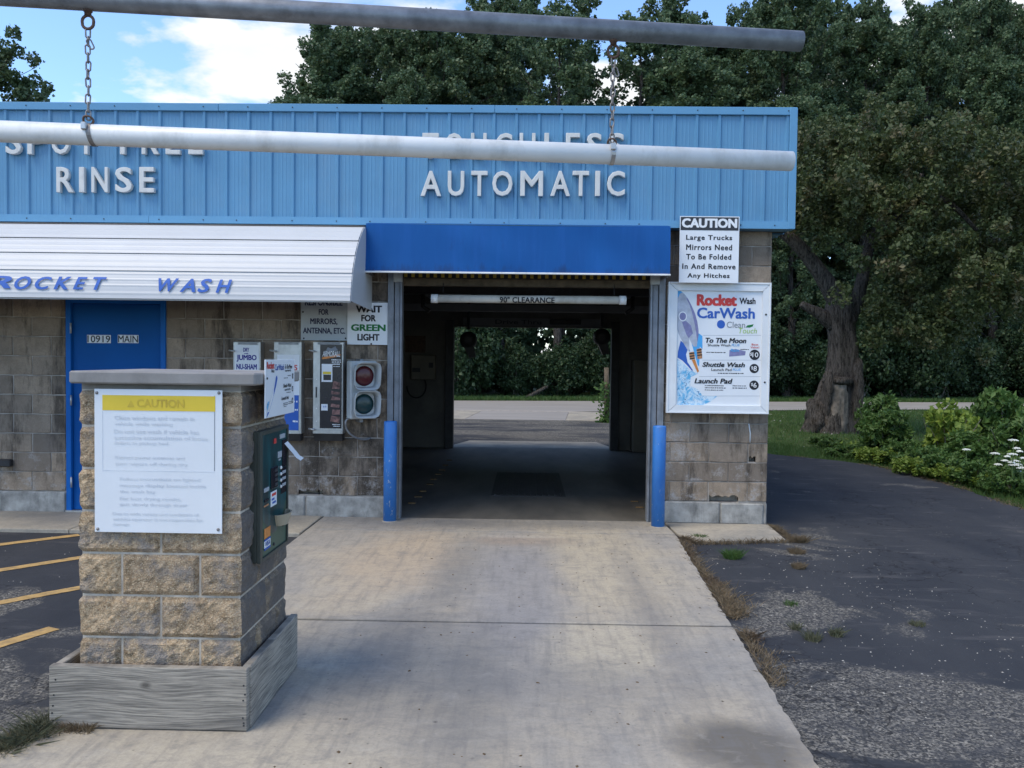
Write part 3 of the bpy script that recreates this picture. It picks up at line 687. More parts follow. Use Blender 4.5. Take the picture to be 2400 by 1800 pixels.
BLK = {}
def block_mesh(w, h, var):
    key = (round(w, 3), round(h, 3), var)
    if key not in BLK:
        rg = random.Random(hash(key) & 0xffff); mb = MB()
        j = lambda a=.0035: rg.uniform(-a, a)
        hw, hh, c = w / 2 - .0045, h / 2 - .0045, .006
        nx = max(2, int(w / .1)); fr = []
        outer = [(-hw + 2 * hw * i / nx, -hh) for i in range(nx)] + [(hw, -hh), (hw, 0)] + [(hw - 2 * hw * i / nx, hh) for i in range(nx)] + [(-hw, hh), (-hw, 0)]
        n = len(outer)
        o1 = [(x + j(), 0.05, z + j()) for x, z in outer]
        o2 = [(p[0], c, p[2]) for p in o1]
        o3 = [(p[0] - math.copysign(c, p[0]) + j(.002), j(.002), p[2] - math.copysign(c, p[2] if abs(p[2]) > .01 else 1) * (1 if abs(p[2]) > .01 else 0) + j(.002)) for p in o1]
        mb.add(o1 + o2 + o3, [(i, (i + 1) % n, n + (i + 1) % n, n + i) for i in range(n)] + [(n + i, n + (i + 1) % n, 2 * n + (i + 1) % n, 2 * n + i) for i in range(n)] + [tuple(range(2 * n, 3 * n))])
        BLK[key] = mb.mesh('block'); BLK[key].materials.append(MATS['wall_block'])
    return BLK[key]
rgb = random.Random(11)
SKIP = []
def lay_blocks(x0, x1, z_from, z_to, phase, parent, skip=()):
    k = 0
    while True:
        z0 = ZB + k * CH
        if z0 > z_to - 0.03: break
        z1 = min(z0 + CH, z_to)
        if z1 > z_from + 0.03:
            zz0 = max(z0, z_from)
            s = phase + (BL / 2 if k % 2 else 0.0)
            x = x0 - ((x0 - s) % BL)
            while x < x1 - 0.02:
                a, b = max(x, x0), min(x + BL, x1)
                if b - a > 0.035 and not any(a < h[2] and b > h[0] and zz0 < h[3] - .002 and z1 > h[1] + .002 for h in skip):
                    o = link_mesh('block', block_mesh(b - a, z1 - zz0, rgb.randrange(5)), None, ((a + b) / 2, rgb.uniform(-.003, .001), (zz0 + z1) / 2), parent)
                elif b - a > 0.035:
                    SKIP.append((a, b, zz0, z1))
                x += BL
        k += 1
lay_blocks(-7.3, DOOR[0] - .004, 0, 3.07, -5.25 + .02, bld)
lay_blocks(DOOR[1] + .004, OPEN[0] - .002, 0, 3.07, -3.80, bld, [H_L])
lay_blocks(DOOR[0], DOOR[1], DOOR[3] + .01, 3.07, -5.25, bld)
lay_blocks(OPEN[1] + .002, PIER_R, 0, 3.07, PIER_R + .2032, bld, [H_R, H_S])
for a, b, z0, z1 in SKIP:                              # blocks with a broken edge round an eroded hole
    h = [q for q in (H_L, H_R, H_S) if a < q[2] and b > q[0] and z0 < q[3] - .002 and z1 > q[1] + .002][0]
    rg = random.Random(int(a * 999)); a2, b2, t0, t1 = a + .005, b - .005, z0 + .005, z1 - .005
    h0, h1, lo, hi = max(h[0], a2), min(h[2], b2), max(h[1], t0), min(h[3], t1)
    pts = [(a2, t1), (b2, t1), (b2, t0)]
    if h1 < b2 - .01: pts += [(h1, t0)]
    n = 9
    pts += [(h1 + (h0 - h1) * i / n, hi + rg.uniform(-.022, .006)) for i in range(0 if h1 < b2 - .01 else 0, n + 1)]
    if h0 > a2 + .01: pts += [(h0, t0)]
    pts += [(a2, t0)] if h0 > a2 + .01 else []
    MB().prism(pts, 0.0, 0.05, 'xz').part('block', 'wall_block', bld)
# foundation course
for x0, x1 in ((-12, -7.2), (-7.19, -6.1), (-6.09, DOOR[0] - .01), (DOOR[1] + .01, -3.1), (-3.09, -2.32), (-2.31, OPEN[0]), (OPEN[1], 2.04), (2.045, PIER_R - .03)):
    MB().box(x0 + .003, -.014, 0.0, x1 - .003, 0.02, ZB - .006 if not x1 > 2.3 else ZB - .018, .012).part('foundation_block', 'foundation', bld)
q0, q1 = oy(1755, 993, -.004), oy(1758, 1037, -.004)
MB().tube([q0, (q0 + q1) / 2 + np.array([.008, 0, 0]), q1], .006, 6).part('caulk_bead', 'frame_white', bld)
# side wall of the end bay with its courses, seen from a step aside
core_side = MB().box(2.33, 0.2, 0.0, PIER_R - .006, 7.05, 3.07).part('wall', 'mortar', bld)
mb = MB()
for k in range(14):
    z0 = ZB + k * CH; z1 = min(z0 + CH, 3.07); y = 0.012 if k % 2 else 0.2
    while y < 7.04:
        e = min(y + BL, 7.05); mb.box(PIER_R - .012, y + .005, z0 + .005, PIER_R, e - .005, z1 - .005); y += BL
sd_ = mb.part('block_courses', 'wall_block', bld); sd_['kind'] = 'stuff'
MB().box(2.3, .02, 0.0, PIER_R + .006, 7.05, ZB - .02).part('foundation_block', 'foundation', bld)
MB().box(-2.7, 0.2, 0.0, -2.5, 7.05, 3.07).part('wall', 'interior_paint', bld)
# rear wall of the bay with its exit
RY0, RY1, RX0, RX1, RZ = 6.86, 7.05, -1.50, 1.70, 2.30
MB().box(-2.5, RY0, 0.0, RX0, RY1, 2.95).part('wall', 'interior_paint', bld)
MB().box(RX1, RY0, 0.0, 2.33, RY1, 2.95).part('wall', 'interior_paint', bld)
MB().box(RX0, RY0, RZ, RX1, RY1, 2.95).part('wall', 'interior_paint', bld)
MB().box(RX0 - .01, 6.70, 0.03, -1.36, 6.90, 2.42).part('door_track', 'dark_steel', bld)
MB().box(1.568, 6.70, 0.03, RX1 + .01, 6.90, 2.42).part('door_track', 'dark_steel', bld)
MB().box(-2.7, 0.012, 2.951, PIER_R - .01, 7.05, 3.06).part('ceiling', 'beam_grey', bld)
MB().box(XL, 0.2, 3.075, PIER_R - .02, 7.1, 3.20).part('roof', 'roofing', bld)
MB().box(XL, 7.06, 0.0, -2.6, 7.2, 3.07).part('wall', 'mortar', bld)
MB().box(XL, 0.2, 0.0, XL + .2, 7.05, 3.07).part('wall', 'mortar', bld)
# header over the bay mouth
MB().box(OPEN[0] + .06, 0.03, 2.47, OPEN[1] - .06, 0.12, 2.552, .006).part('header_board', 'old_timber', bld)
hz = MB().box(OPEN[0] + .06, 0.02, 2.553, OPEN[1] - .06, 0.10, 2.635).part('hazard_strip', 'print_black', bld)
hx = oy(951, 648, 0.02)[0]; hx1 = oy(1509, 650, 0.02)[0]; n = 33
for k in range(n):
    xx = hx + (hx1 - hx) * k / (n - 1); MB().box(xx - .017, 0.012, 2.556, xx + .017, 0.022, 2.63).part('hazard_tab', 'hazard_yellow', hz)
# door guides either side of the mouth
for s, xo, xi in ((-1, OPEN[0], -1.305), (1, OPEN[1], 1.272)):
    mb = MB(); w = xi - xo
    mb.box(xo, -.045, .03, xo + w * .42, .06, 2.64, .003); mb.box(xo + w * .46, -.02, .03, xo + w * .82, .05, 2.64, .003); mb.box(xo + w * .86, -.05, .03, xi, .06, 2.60, .003)
    mb.part('door_guide', 'track_grey', bld)
    MB().box(xo + w * .4, -.06, 2.50, xi + w * .02, -.03, 2.63, .003).part('guide_bracket', 'lamp_grey', bld)

# fascia
FY = -0.15; XR = oy(1843, 400, FY)[0]; ZT, ZBOT = 4.285, 3.065
def rib_sheet(width, ribs, z0, z1):
    prof = [(0, 0)]
    for k, r in enumerate(ribs):
        for mnr in (-.152, -.114, -.076):
            if r + mnr > .012: prof += [(r + mnr - .009, 0), (r + mnr - .004, .0018), (r + mnr + .004, .0018), (r + mnr + .009, 0)]
        prof += [(r - .026, 0), (r - .012, .019), (r + .012, .019), (min(r + .026, width), 0)]
    if prof[-1][0] < width: prof.append((width, 0))
    v = [(x, -d, z) for z in (z0, z1) for x, d in prof]; n = len(prof)
    mb = MB(); mb.add(v, [(i, i + 1, n + i + 1, n + i) for i in range(n - 1)]); return mb
sheet = rib_sheet(.9144, [.2086 + .2286 * k - .02 for k in range(4)], 0, ZT - ZBOT - .02).mesh('metal_panel'); sheet.materials.append(MATS['fascia_blue'])
x1 = XR + .04
for k in range(16):
    link_mesh('metal_panel', sheet, None, (x1 - .9144 * (k + 1), FY - (.0012 if k % 2 else 0), ZBOT + .01), bld)
XF0 = x1 - .9144 * 16; XF1 = oy(1864, 400, FY)[0]
MB().box(XF0, FY + .004, ZBOT + .012, XF1 - .02, 0.19, ZT - .02).part('fascia_backing', 'dark_steel', bld)
cuts = [XF0] + [oy(u, 250, FY - .03)[0] for u in (-560, 512, 1160)] + [XF1]
for a, b in zip(cuts[:-1], cuts[1:]):
    dz = random.Random(int(a * 100)).uniform(-.003, .003)
    MB().box(a + .001, FY - .034, ZT - .078 + dz, b - .001, 0.20, ZT + dz, .004).part('top_trim', 'trim_blue', bld)
for a, b in ((XF0, -3.9), (-3.899, -.2), (-.199, XF1 - .012)):
    MB().prism([(FY - .030, ZBOT + .075), (FY - .034, ZBOT + .0), (0.0, ZBOT), (0.0, ZBOT + .010), (FY - .002, ZBOT + .075)], a + .001, b - .001, 'yz').part('bottom_trim', 'trim_blue', bld)
MB().box(XF1 - .075, FY - .040, ZBOT - .002, XF1, FY + .10, ZT - .004, .004).part('corner_trim', 'trim_blue', bld)
mb = MB(); v = []
ys = np.arange(FY + .1, 7.1, .2286); prof = [(FY + .05, 0)]
for r in ys[1:]: prof += [(r - .026, 0), (r - .012, .019), (r + .012, .019), (r + .026, 0)]
mb.add([(XF1 - .022 + d, y, z) for z in (ZBOT, ZT - .01) for y, d in prof], [(i, i + 1, len(prof) + i + 1, len(prof) + i) for i in range(len(prof) - 1)])
mb.part('metal_panel', 'fascia_blue', bld)
MB().box(PIER_R - .2, 0.2, ZBOT, XF1 - .024, 7.1, ZBOT + .02).part('soffit', 'trim_blue', bld)
MB().box(XF1 - .10, 0.19, ZT - .07, XF1 + .0, 7.12, ZT - .002, .004).part('top_trim', 'trim_blue', bld)
mb = MB()
for k in range(0, 60, 2):
    xx = XR - .2286 * k
    if xx > XF0 + .1:
        mb.lathe([(.007, 0), (.006, .005)], (xx, FY - .034, ZT - .036), 'y', 6); mb.lathe([(.007, 0), (.006, .005)], (xx - .1143 * (k % 3 == 0), FY - .033, ZBOT + .035), 'y', 6)
mb.part('screw_heads', 'dark_steel', bld)

# blue service door in the wall
mb = MB(); d0, d1, dz0, dz1 = DOOR
for x0, x1_, z0, z1 in ((d0, d0 + .055, dz0, dz1), (d1 - .055, d1, dz0, dz1), (d0 + .055, d1 - .055, dz1 - .055, dz1)): mb.box(x0, -.014, z0, x1_, .12, z1, .004)
door = thing('service_door', 'blue steel service door with street number stickers, set in the masonry wall', 'door', (d0, 0, dz0))
mb.part('door_frame', 'frame_blue', door)
leaf = MB().box(d0 + .058, .025, dz0 + .01, d1 - .058, .07, dz1 - .058, .003).part('door_leaf', 'door_blue', door)
for zc in (1.98, 1.22, 0.35):
    MB().lathe([(.010, 0), (.010, .11)], (d0 + .058, -.016, zc - .055), 'z', 8).part('hinge', 'stainless', door)
MB().box(d0, -.03, .03, d1, .12, dz0 + .008).part('threshold', 'stainless', door)
for body, u0, u1 in (('10919', 204, 260), ('MAIN', 276, 325)):
    x0, z0, x1_, z1 = box_on(u0, 785, u1, 804, .024)
    st = MB(); n = len(body)
    for i in range(n):
        w = (x1_ - x0) / n; st.box(x0 + w * i + .0015, .0215, z0, x0 + w * (i + 1) - .0015, .0248, z1)
    st.part('number_sticker', 'sign_white', leaf)
    lettering(body, x0 + .006, z0 + .006, x1_ - .006, z1 - .006, .0205, 'print_black', leaf, bold=.012)
hd = oy(380, 985, .02); MB().lathe([(.028, 0), (.028, .01), (.012, .014), (.012, .045), (.030, .05), (.030, .07), (.018, .082)], (d1 - .12, .025, 1.02), 'y', 14).part('door_knob', 'stainless', leaf)

# ------------------------------------------------------------------ raised letters
def letter_sign(name, label, rows, loc):
    t = thing(name, label, 'letters', loc)
    for body, spans, v0, v1, us, uo in rows:
        for ch, (a, b) in zip(body, spans):
            u0, u1 = uo + a / us, uo + b / us; um = (u0 + u1) / 2
            z1, z0 = oy(um, v0, FY - .03)[2], oy(um, v1, FY - .03)[2]
            o = lettering(ch, oy(u0, (v0 + v1) / 2, FY - .05)[0], z0, oy(u1, (v0 + v1) / 2, FY - .05)[0], z1, FY - .017, 'letter_white', t, bold=.010, extrude=.045, bevel=.010, name='letter')
    return t
letter_sign('raised_letters', 'raised off-white letters reading TOUCHLESS AUTOMATIC on blue fascia', [
    ('TOUCHLESS', [(525, 632), (672, 792), (840, 942), (998, 1108), (1155, 1258), (1315, 1415), (1455, 1548), (1590, 1690), (1730, 1835)], 313.5, 373, 2.765, 800),
    ('AUTOMATIC', [(515, 648), (690, 797), (842, 948), (978, 1110), (1160, 1308), (1355, 1483), (1498, 1605), (1645, 1677), (1722, 1838)], 402, 461, 2.765, 800)], (0.0, FY, 3.4))
letter_sign('raised_letters', 'raised off-white letters reading SPOT FREE RINSE on blue fascia', [
    ('SPOTFREE', [(38, 140), (180, 290), (335, 455), (505, 615), (780, 875), (920, 1030), (1075, 1170), (1222, 1318)], 304, 363, 2.765, 0),
    ('RINSE', [(368, 478), (515, 550), (595, 702), (748, 858), (905, 1002)], 393, 452, 2.765, 0)], (-4.5, FY, 3.4))

# ------------------------------------------------------------------ white metal awning (curved staves)
aw = thing('white_awning', 'curved white metal awning with blue italic ROCKET WASH lettering above the door', 'awning', (-4, 0, 2.2))
AX0, AX1 = -7.6, -1.633
PROF = [(-.10, 3.055), (-.42, 3.005), (-.565, 2.925), (-.70, 2.825), (-.785, 2.745), (-.855, 2.665), (-.915, 2.585), (-.96, 2.505), (-.995, 2.42), (-1.02, 2.335), (-1.04, 2.228)]
PR = smooth_line(PROF, 6)
def stave(i0, i1, k):
    pts = PR[i0:i1 + 1]; mb = MB(); N = len(pts); prof = []
    for j, (y, z) in enumerate(pts):
        t = np.array(PR[min(i0 + j + 1, len(PR) - 1)]) - np.array(PR[max(i0 + j - 1, 0)]); t = t / np.linalg.norm(t); nrm = np.array([t[1], -t[0]])
        if nrm[0] > 0: nrm = -nrm
        f = j / (N - 1); off = .010 * f + (.003 if (j % 4 == 2) else 0)
        prof.append(np.array([y, z]) + nrm * off)
    back = [p + np.array([.012, -.004]) for p in prof][::-1]
    mb.prism([tuple(p) for p in prof + back], AX0, AX1 - .004 * 0, 'yz'); return mb.part('stave', 'awning_white', aw)
cutz = [0, 6, 18, 30, 43, 60]
for k in range(5): stave(cutz[k], cutz[k + 1], k)
ck = [(y, z) for y, z in PR[::3]] + [(-0.02, 2.20), (-0.02, 3.055)]
cheek = MB().prism([(y + .006, z) for y, z in ck], AX1 + .002, AX1 + .008, 'yz').part('end_cheek', 'awning_white', aw)
MB().prism([(y + .006, z) for y, z in ck], AX0 - .008, AX0 - .002, 'yz').part('end_cheek', 'awning_white', aw)
MB().box(AX0, -1.035, 2.215, AX1, -1.005, 2.245, .004).part('bottom_rail', 'awning_white', aw)
def on_awning(px, pz):
    zs = np.array([p[1] for p in PR])[::-1]; ys = np.array([p[0] for p in PR])[::-1]
    y = np.interp(pz, zs, ys); return np.stack([px, y - .020, pz], 1)
AWY = -1.02
for body, u0, v0, u1, v1 in (('R', -28, 646, 29, 676), ('O', 36, 647, 74, 679), ('C', 84, 648, 122, 679), ('K', 129, 648, 167, 679), ('E', 174, 649, 205, 679), ('T', 218, 649, 250, 680),
                             ('W', 371, 652, 419, 684), ('A', 424, 653, 460, 685), ('S', 465, 653, 497, 686), ('H', 508, 655, 544, 687)):
    x0, z0, x1_, z1 = box_on(u0, v0, u1, v1, AWY); lettering(body, x0, z0, x1_, z1, 0, 'print_blue', aw, bold=.030, shear=.25, face=on_awning, slices=6)
# brackets carrying the awning on the wall
for xx in (-7.2, -5.4, -3.0, -1.75):
    MB().tube([(xx, 0.0, 2.45), (xx, -.5, 2.36), (xx, -1.02, 2.24)], .012, 6).part('bracket_arm', 'galvanised', aw)

# ------------------------------------------------------------------ blue canvas awning over the bay mouth
ba = thing('blue_awning', 'deep blue canvas box awning with white bottom bar over the bay entrance', 'awning', (0, 0, 2.56))
BX0, BX1, BYF = -1.626, 1.411, -.385
mb = MB(); NX, NZ = 28, 8; rg = random.Random(4); v = []
for j in range(NZ + 1):
    for i in range(NX + 1):
        fx, fz = i / NX, j / NZ; z = 2.575 + (3.052 - 2.575) * fz - .012 * math.sin(fx * math.pi) * fz
        sag = .010 * math.sin(fx * 9 + 2 * fz) * math.sin(math.pi * fz) + .006 * math.sin(fx * 23 + fz * 3) * math.sin(math.pi * fz)
        v.append((BX0 + (BX1 - BX0) * fx, BYF + .02 * fz + sag, z))
mb.add(v, [(j * (NX + 1) + i, j * (NX + 1) + i + 1, (j + 1) * (NX + 1) + i + 1, (j + 1) * (NX + 1) + i) for j in range(NZ) for i in range(NX)], True)
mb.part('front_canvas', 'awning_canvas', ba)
MB().add([(BX0, BYF + .02, 3.049), (BX1, BYF + .02, 3.049), (BX1, -.19, 3.085), (BX0, -.19, 3.085)], [(0, 1, 2, 3)]).part('top_canvas', 'awning_canvas', ba)
for xx in (BX0, BX1):
    MB().add([(xx, BYF, 2.575), (xx, BYF + .02, 3.050), (xx, -.19, 3.084), (xx, -.02, 3.03), (xx, -.02, 2.575)], [(0, 1, 2, 3, 4)]).part('side_canvas', 'awning_canvas', ba)
MB().box(BX0 - .006, BYF - .012, 2.558, BX1 + .006, BYF + .012, 2.576, .004).part('bottom_bar', 'pvc_white', ba)
for xx in (BX0 + .01, BX1 - .01): MB().box(xx - .010, BYF + .013, 2.556, xx + .010, -.0, 2.573).part('side_arm', 'galvanised', ba)

# ================================================================== SIGNS ON THE BUILDING
def board(name, label, u0, v0, u1, v1, Y, mat, th=.006, cat='sign', screws=()):
    x0, z0, x1, z1 = box_on(u0, v0, u1, v1, Y)
    t = thing(name, label, cat, ((x0 + x1) / 2, Y + th, z0))
    MB().box(x0, Y, z0, x1, Y + th, z1, .0015).part('sign_board', mat, t)
    for su, sv in screws:
        p = oy(su, sv, Y); MB().lathe([(.010, 0), (.008, .005)], (p[0], Y, p[2]), 'y', 8).part('screw', 'dark_steel', t)
    return t
# caution sign standing on the menu board, reaching over the fascia trim
CY = -.215
t = board('caution_sign', 'white sign with black CAUTION header about large truck mirrors, above the menu board', 1592.5, 507, 1732, 663, CY, 'sign_white', .005)
for xx in (oy(1615, 600, CY)[0], oy(1710, 600, CY)[0]): MB().box(xx - .015, CY + .006, 2.56, xx + .015, -.002, 2.60).part('stand_off', 'galvanised', t)
x0, z0, x1, z1 = box_on(1594.5, 508, 1732, 540, CY); MB().box(x0 + .004, CY - .0012, z0, x1 - .004, CY - .0004, z1 - .004).part('header_band', 'print_dark', t)
px_lettering('CAUTION', 1598, 512, 1728, 534, CY - .0025, 'print_white', t, bold=.055)
for body, u0, v0, u1, v1 in (('Large Trucks', 1608, 551, 1716, 566), ('Mirrors Need', 1608, 573, 1716, 586.5), ('To Be Folded', 1608, 595.5, 1714, 608.5), ('In And Remove', 1599, 618, 1724, 631), ('Any Hitches', 1611, 640.5, 1710, 654.5)):
    px_lettering(body, u0, v0, u1, v1, CY - .0012, 'print_black', t, bold=.032, spacing=1.15)

# menu light box
MY = -.13
def mz(x, y): return 1550 + x / 4.879, 640 + y / 4.879
def mbx(x0, y0, x1, y1): return mz(x0, y0) + mz(x1, y1)
x0, z0, x1, z1 = box_on(*mbx(76, 112, 1236, 1600), MY)
t = thing('menu_board', 'white framed wash menu cabinet with rocket picture and three prices', 'menu board', ((x0 + x1) / 2, 0, z0))
MB().box(x0 + .012, MY + .035, z0 + .012, x1 - .012, -.001, z1 - .012, .004).part('cabinet', 'frame_white', t)
fwid = .098
i0, iz0, i1, iz1 = box_on(*mbx(176, 203, 1150, 1515), MY)
for pts in ([(x0, z0), (i0, iz0), (i0, iz1), (x0, z1)], [(x1, z0), (i1, iz0), (i1, iz1), (x1, z1)][::-1], [(x0, z0), (x1, z0), (i1, iz0), (i0, iz0)], [(x0, z1), (x1, z1), (i1, iz1), (i0, iz1)][::-1]):
    c = np.mean(np.array(pts), 0); pts = [tuple(np.array(p) + (c - np.array(p)) * .004) for p in pts]
    MB().prism(pts, MY, MY + .036, 'xz').part('frame_bar', 'frame_white', t)
for a, b, c, d in ((x0 - .006, z0 - .006, x0 + .012, z1 + .006), (x1 - .012, z0 - .006, x1 + .006, z1 + .006), (x0 + .0125, z0 - .006, x1 - .0125, z0 + .012), (x0 + .0125, z1 - .012, x1 - .0125, z1 + .006)):
    MB().box(a, MY - .008, b, c, MY + .045, d, .002).part('frame_lip', 'frame_white', t)
PY = MY + .022
MB().box(i0 - .01, PY, iz0 - .01, i1 + .01, PY + .01, iz1 + .01).part('menu_panel', 'sign_white', t)
def mt(body, a, b, c, d, mat, **k): px_lettering(body, *mbx(a, b, c, d), PY - k.pop('lift', .003), mat, t, **k)
def mpatch(pts, mat, name, lift): px_patch([mz(*p) for p in pts], PY - lift, mat, t, name)
def arc(cx, cy, rx, ry, a0, a1, n=14): return [(cx + rx * math.cos(math.radians(a0 + (a1 - a0) * i / n)), cy + ry * math.sin(math.radians(a0 + (a1 - a0) * i / n))) for i in range(n + 1)]
mpatch([(180, 980), (230, 1010), (330, 1110), (420, 1150), (335, 1190), (330, 1290), (420, 1330), (470, 1400), (640, 1408), (560, 1470), (480, 1508), (182, 1508)], 'water_print', 'water_picture', .0008)
mpatch([(222, 770), (190, 900), (185, 965), (240, 1000), (300, 1060), (350, 1118), (362, 1112), (300, 1020), (282, 930), (300, 880), (330, 900), (322, 870)], 'print_blue', 'blue_swirl', .0012)
mpatch([(350, 700), (430, 690), (470, 720), (470, 870), (440, 840), (432, 1070), (415, 1050), (390, 960), (345, 800)], 'print_sky', 'blue_swirl', .0012)
mpatch([(182, 205), (225, 205), (255, 235), (285, 280), (180, 300)], 'print_sky', 'sky_patch', .0010)
mpatch([(186, 290), (210, 240), (232, 222), (262, 236), (300, 285), (345, 370), (385, 460), (412, 560), (425, 650), (425, 720), (412, 790), (405, 840), (370, 842), (345, 800), (318, 745), (322, 900), (300, 880), (240, 780), (195, 690), (183, 640)], 'print_silver', 'rocket_body', .0016)
mpatch([(300, 285), (345, 370), (385, 460), (412, 560), (425, 650), (425, 720), (412, 790), (400, 700), (385, 600), (350, 450), (318, 350), (285, 290)], 'print_purple', 'rocket_shade', .0021)
mpatch([(236, 560), (280, 545), (340, 600), (362, 690), (312, 745), (285, 700)], 'print_purple', 'rocket_panel', .0021)
mpatch(arc(245, 495, 48, 56, 0, 352), 'print_white', 'porthole_ring', .0026)
mpatch(arc(245, 495, 38, 45, 0, 352), 'print_purple', 'porthole', .0031)
for q, (a, b, c, d) in enumerate(((316, 898, 385, 990), (402, 858, 468, 985))):
    mpatch([(a, b + 10), (c - 10, b), (c, d - 10), (a + 12, d)], 'print_copper', 'rocket_nozzle', .0021)
    for j in range(3): mpatch([(a + 2 + j * 3, b + 18 + j * 30), (c - 8 + j * 3, b + 10 + j * 30), (c - 6 + j * 3, b + 22 + j * 30), (a + 4 + j * 3, b + 32 + j * 30)], 'print_black', 'nozzle_ring', .0026)
mpatch([(345, 990), (385, 985), (430, 1120), (415, 1140)], 'print_orange', 'exhaust_flame', .0023)
mt('Rocket', 405, 243, 866, 376, 'print_red', bold=.06)
mt('Wash', 893, 283, 1078, 355, 'print_black', bold=.035)
mt('CarWash', 408, 396, 1070, 520, 'print_blue', bold=.03)
mt('Clean', 748, 556, 958, 626, 'print_grey', bold=0)
mt('Touch', 885, 628, 1092, 690, 'print_leaf', shear=.2)
mpatch(arc(682, 586, 47, 49, 0, 352), 'print_blue', 'round_logo', .0012)
mt('mark', 645, 575, 720, 598, 'print_white', lift=.004) if False else None
mpatch([(962, 622), (985, 597), (1030, 590), (1056, 584), (1045, 610), (1010, 624)], 'print_green', 'leaf_logo', .0012)
for yy, xa in ((712, 478), (995, 470), (1183, 432), (1405, 440)): mpatch([(xa, yy - 1.5), (1142, yy - 1.5), (1142, yy + 2), (xa, yy + 2)], 'print_line', 'divider_line', .0012)
mt('To The Moon', 505, 742, 972, 800, 'print_black', bold=.035, shear=.22)
mt('Shuttle Wash', 530, 810, 790, 838, 'print_dark', bold=.012); mt('PLUS', 802, 810, 895, 838, 'print_sky', bold=.012, shear=.22)
mt('Best', 1032, 806, 1110, 828, 'print_red', bold=.012); mt('Value!', 1020, 838, 1120, 861, 'print_red', bold=.012)
mpatch([(780, 880), (850, 868), (965, 895), (958, 940), (775, 955)], 'print_purple', 'product_logo', .0012)
mt('Rain', 790, 866, 888, 900, 'print_sky', bold=.02, shear=.2)
mt('Shuttle Wash', 468, 1020, 957, 1075, 'print_black', bold=.035, shear=.22)
mt('Launch Pad', 572, 1090, 803, 1120, 'print_dark', bold=.012); mt('PLUS', 815, 1090, 908, 1117, 'print_sky', bold=.012, shear=.22)
mt('Launch Pad', 378, 1205, 815, 1264, 'print_black', bold=.035, shear=.22)
for cx, cy, r, body in ((1067, 935, 60, '10'), (1062, 1092, 54, '8'), (1060, 1282, 54, '6')):
    mpatch(arc(cx, cy, r, r, 0, 350, 20), 'print_black', 'price_disc', .0012)
    w = 44 if body == '10' else 26
    mt('$', cx - w - 8, cy - 26, cx - w + 14, cy + 14, 'print_white', bold=.01, lift=.004); mt(body, cx - w + 18, cy - 28, cx + w - 2 if body == '10' else cx + 30, cy + 28, 'print_white', bold=.012, lift=.004)
print_rows([mbx(515, 902, 740, 914), mbx(905, 868, 1000, 880), mbx(645, 1140, 940, 1154), mbx(497, 1282, 712, 1294), mbx(497, 1306, 735, 1320), mbx(497, 1332, 708, 1344), mbx(815, 1284, 968, 1296), mbx(815, 1308, 975, 1322)], PY - .0012, 'print_dark', t, 3)
for q in ((1197, 475), (1183, 1250)):
    p = oy(*mz(*q), MY); MB().lathe([(.011, 0), (.009, .006)], (p[0], MY, p[2]), 'y', 8).part('lock', 'dark_steel', t)

# signs left of the mouth
t = board('mirror_sign', 'grey metal sign about mirrors and antenna, half hidden by the white awning', 705, 690, 815, 798, -.02, 'sign_grey', .004, screws=((712, 793), (810, 793), (710, 731)))
x0, z0, x1, z1 = box_on(705, 690, 815, 798, -.02); MB().box(x0, -.0195, z1 - .002, x1, -.0165, z1 + .28).part('sign_board', 'sign_grey', t)
for body, u0, v0, u1, v1 in (('RESPONSIBLE', 714.5, 700, 803, 716.5), ('FOR', 747, 724.5, 770, 738), ('MIRRORS,', 727, 746, 791, 762), ('ANTENNA, ETC.', 710, 768, 809, 784)):
    px_lettering(body, u0, v0, u1, v1, -.0225, 'print_navy', t, bold=.035)
t = board('green_light_sign', 'white square sign reading WAIT FOR GREEN LIGHT with one green word', 814, 709, 911, 808, -.034, 'sign_white', .004, screws=((870, 806),))
MB().box(*(lambda q: (q[0] + .05, -.0299, q[1] + .05, q[2] - .05, -.0, q[3] - .05))(box_on(814, 709, 911, 808, -.034))).part('backing_board', 'old_timber', t)
for body, u0, v0, u1, v1, mt_ in (('WAIT', 834, 716, 895.5, 732.5, 'print_black'), ('FOR', 846.5, 738, 881, 753.5, 'print_black'), ('GREEN', 822.5, 760, 904, 776, 'print_green'), ('LIGHT', 837.5, 782.5, 889.5, 798.5, 'print_black')):
    px_lettering(body, u0, v0, u1, v1, -.0355, mt_, t, bold=.05)

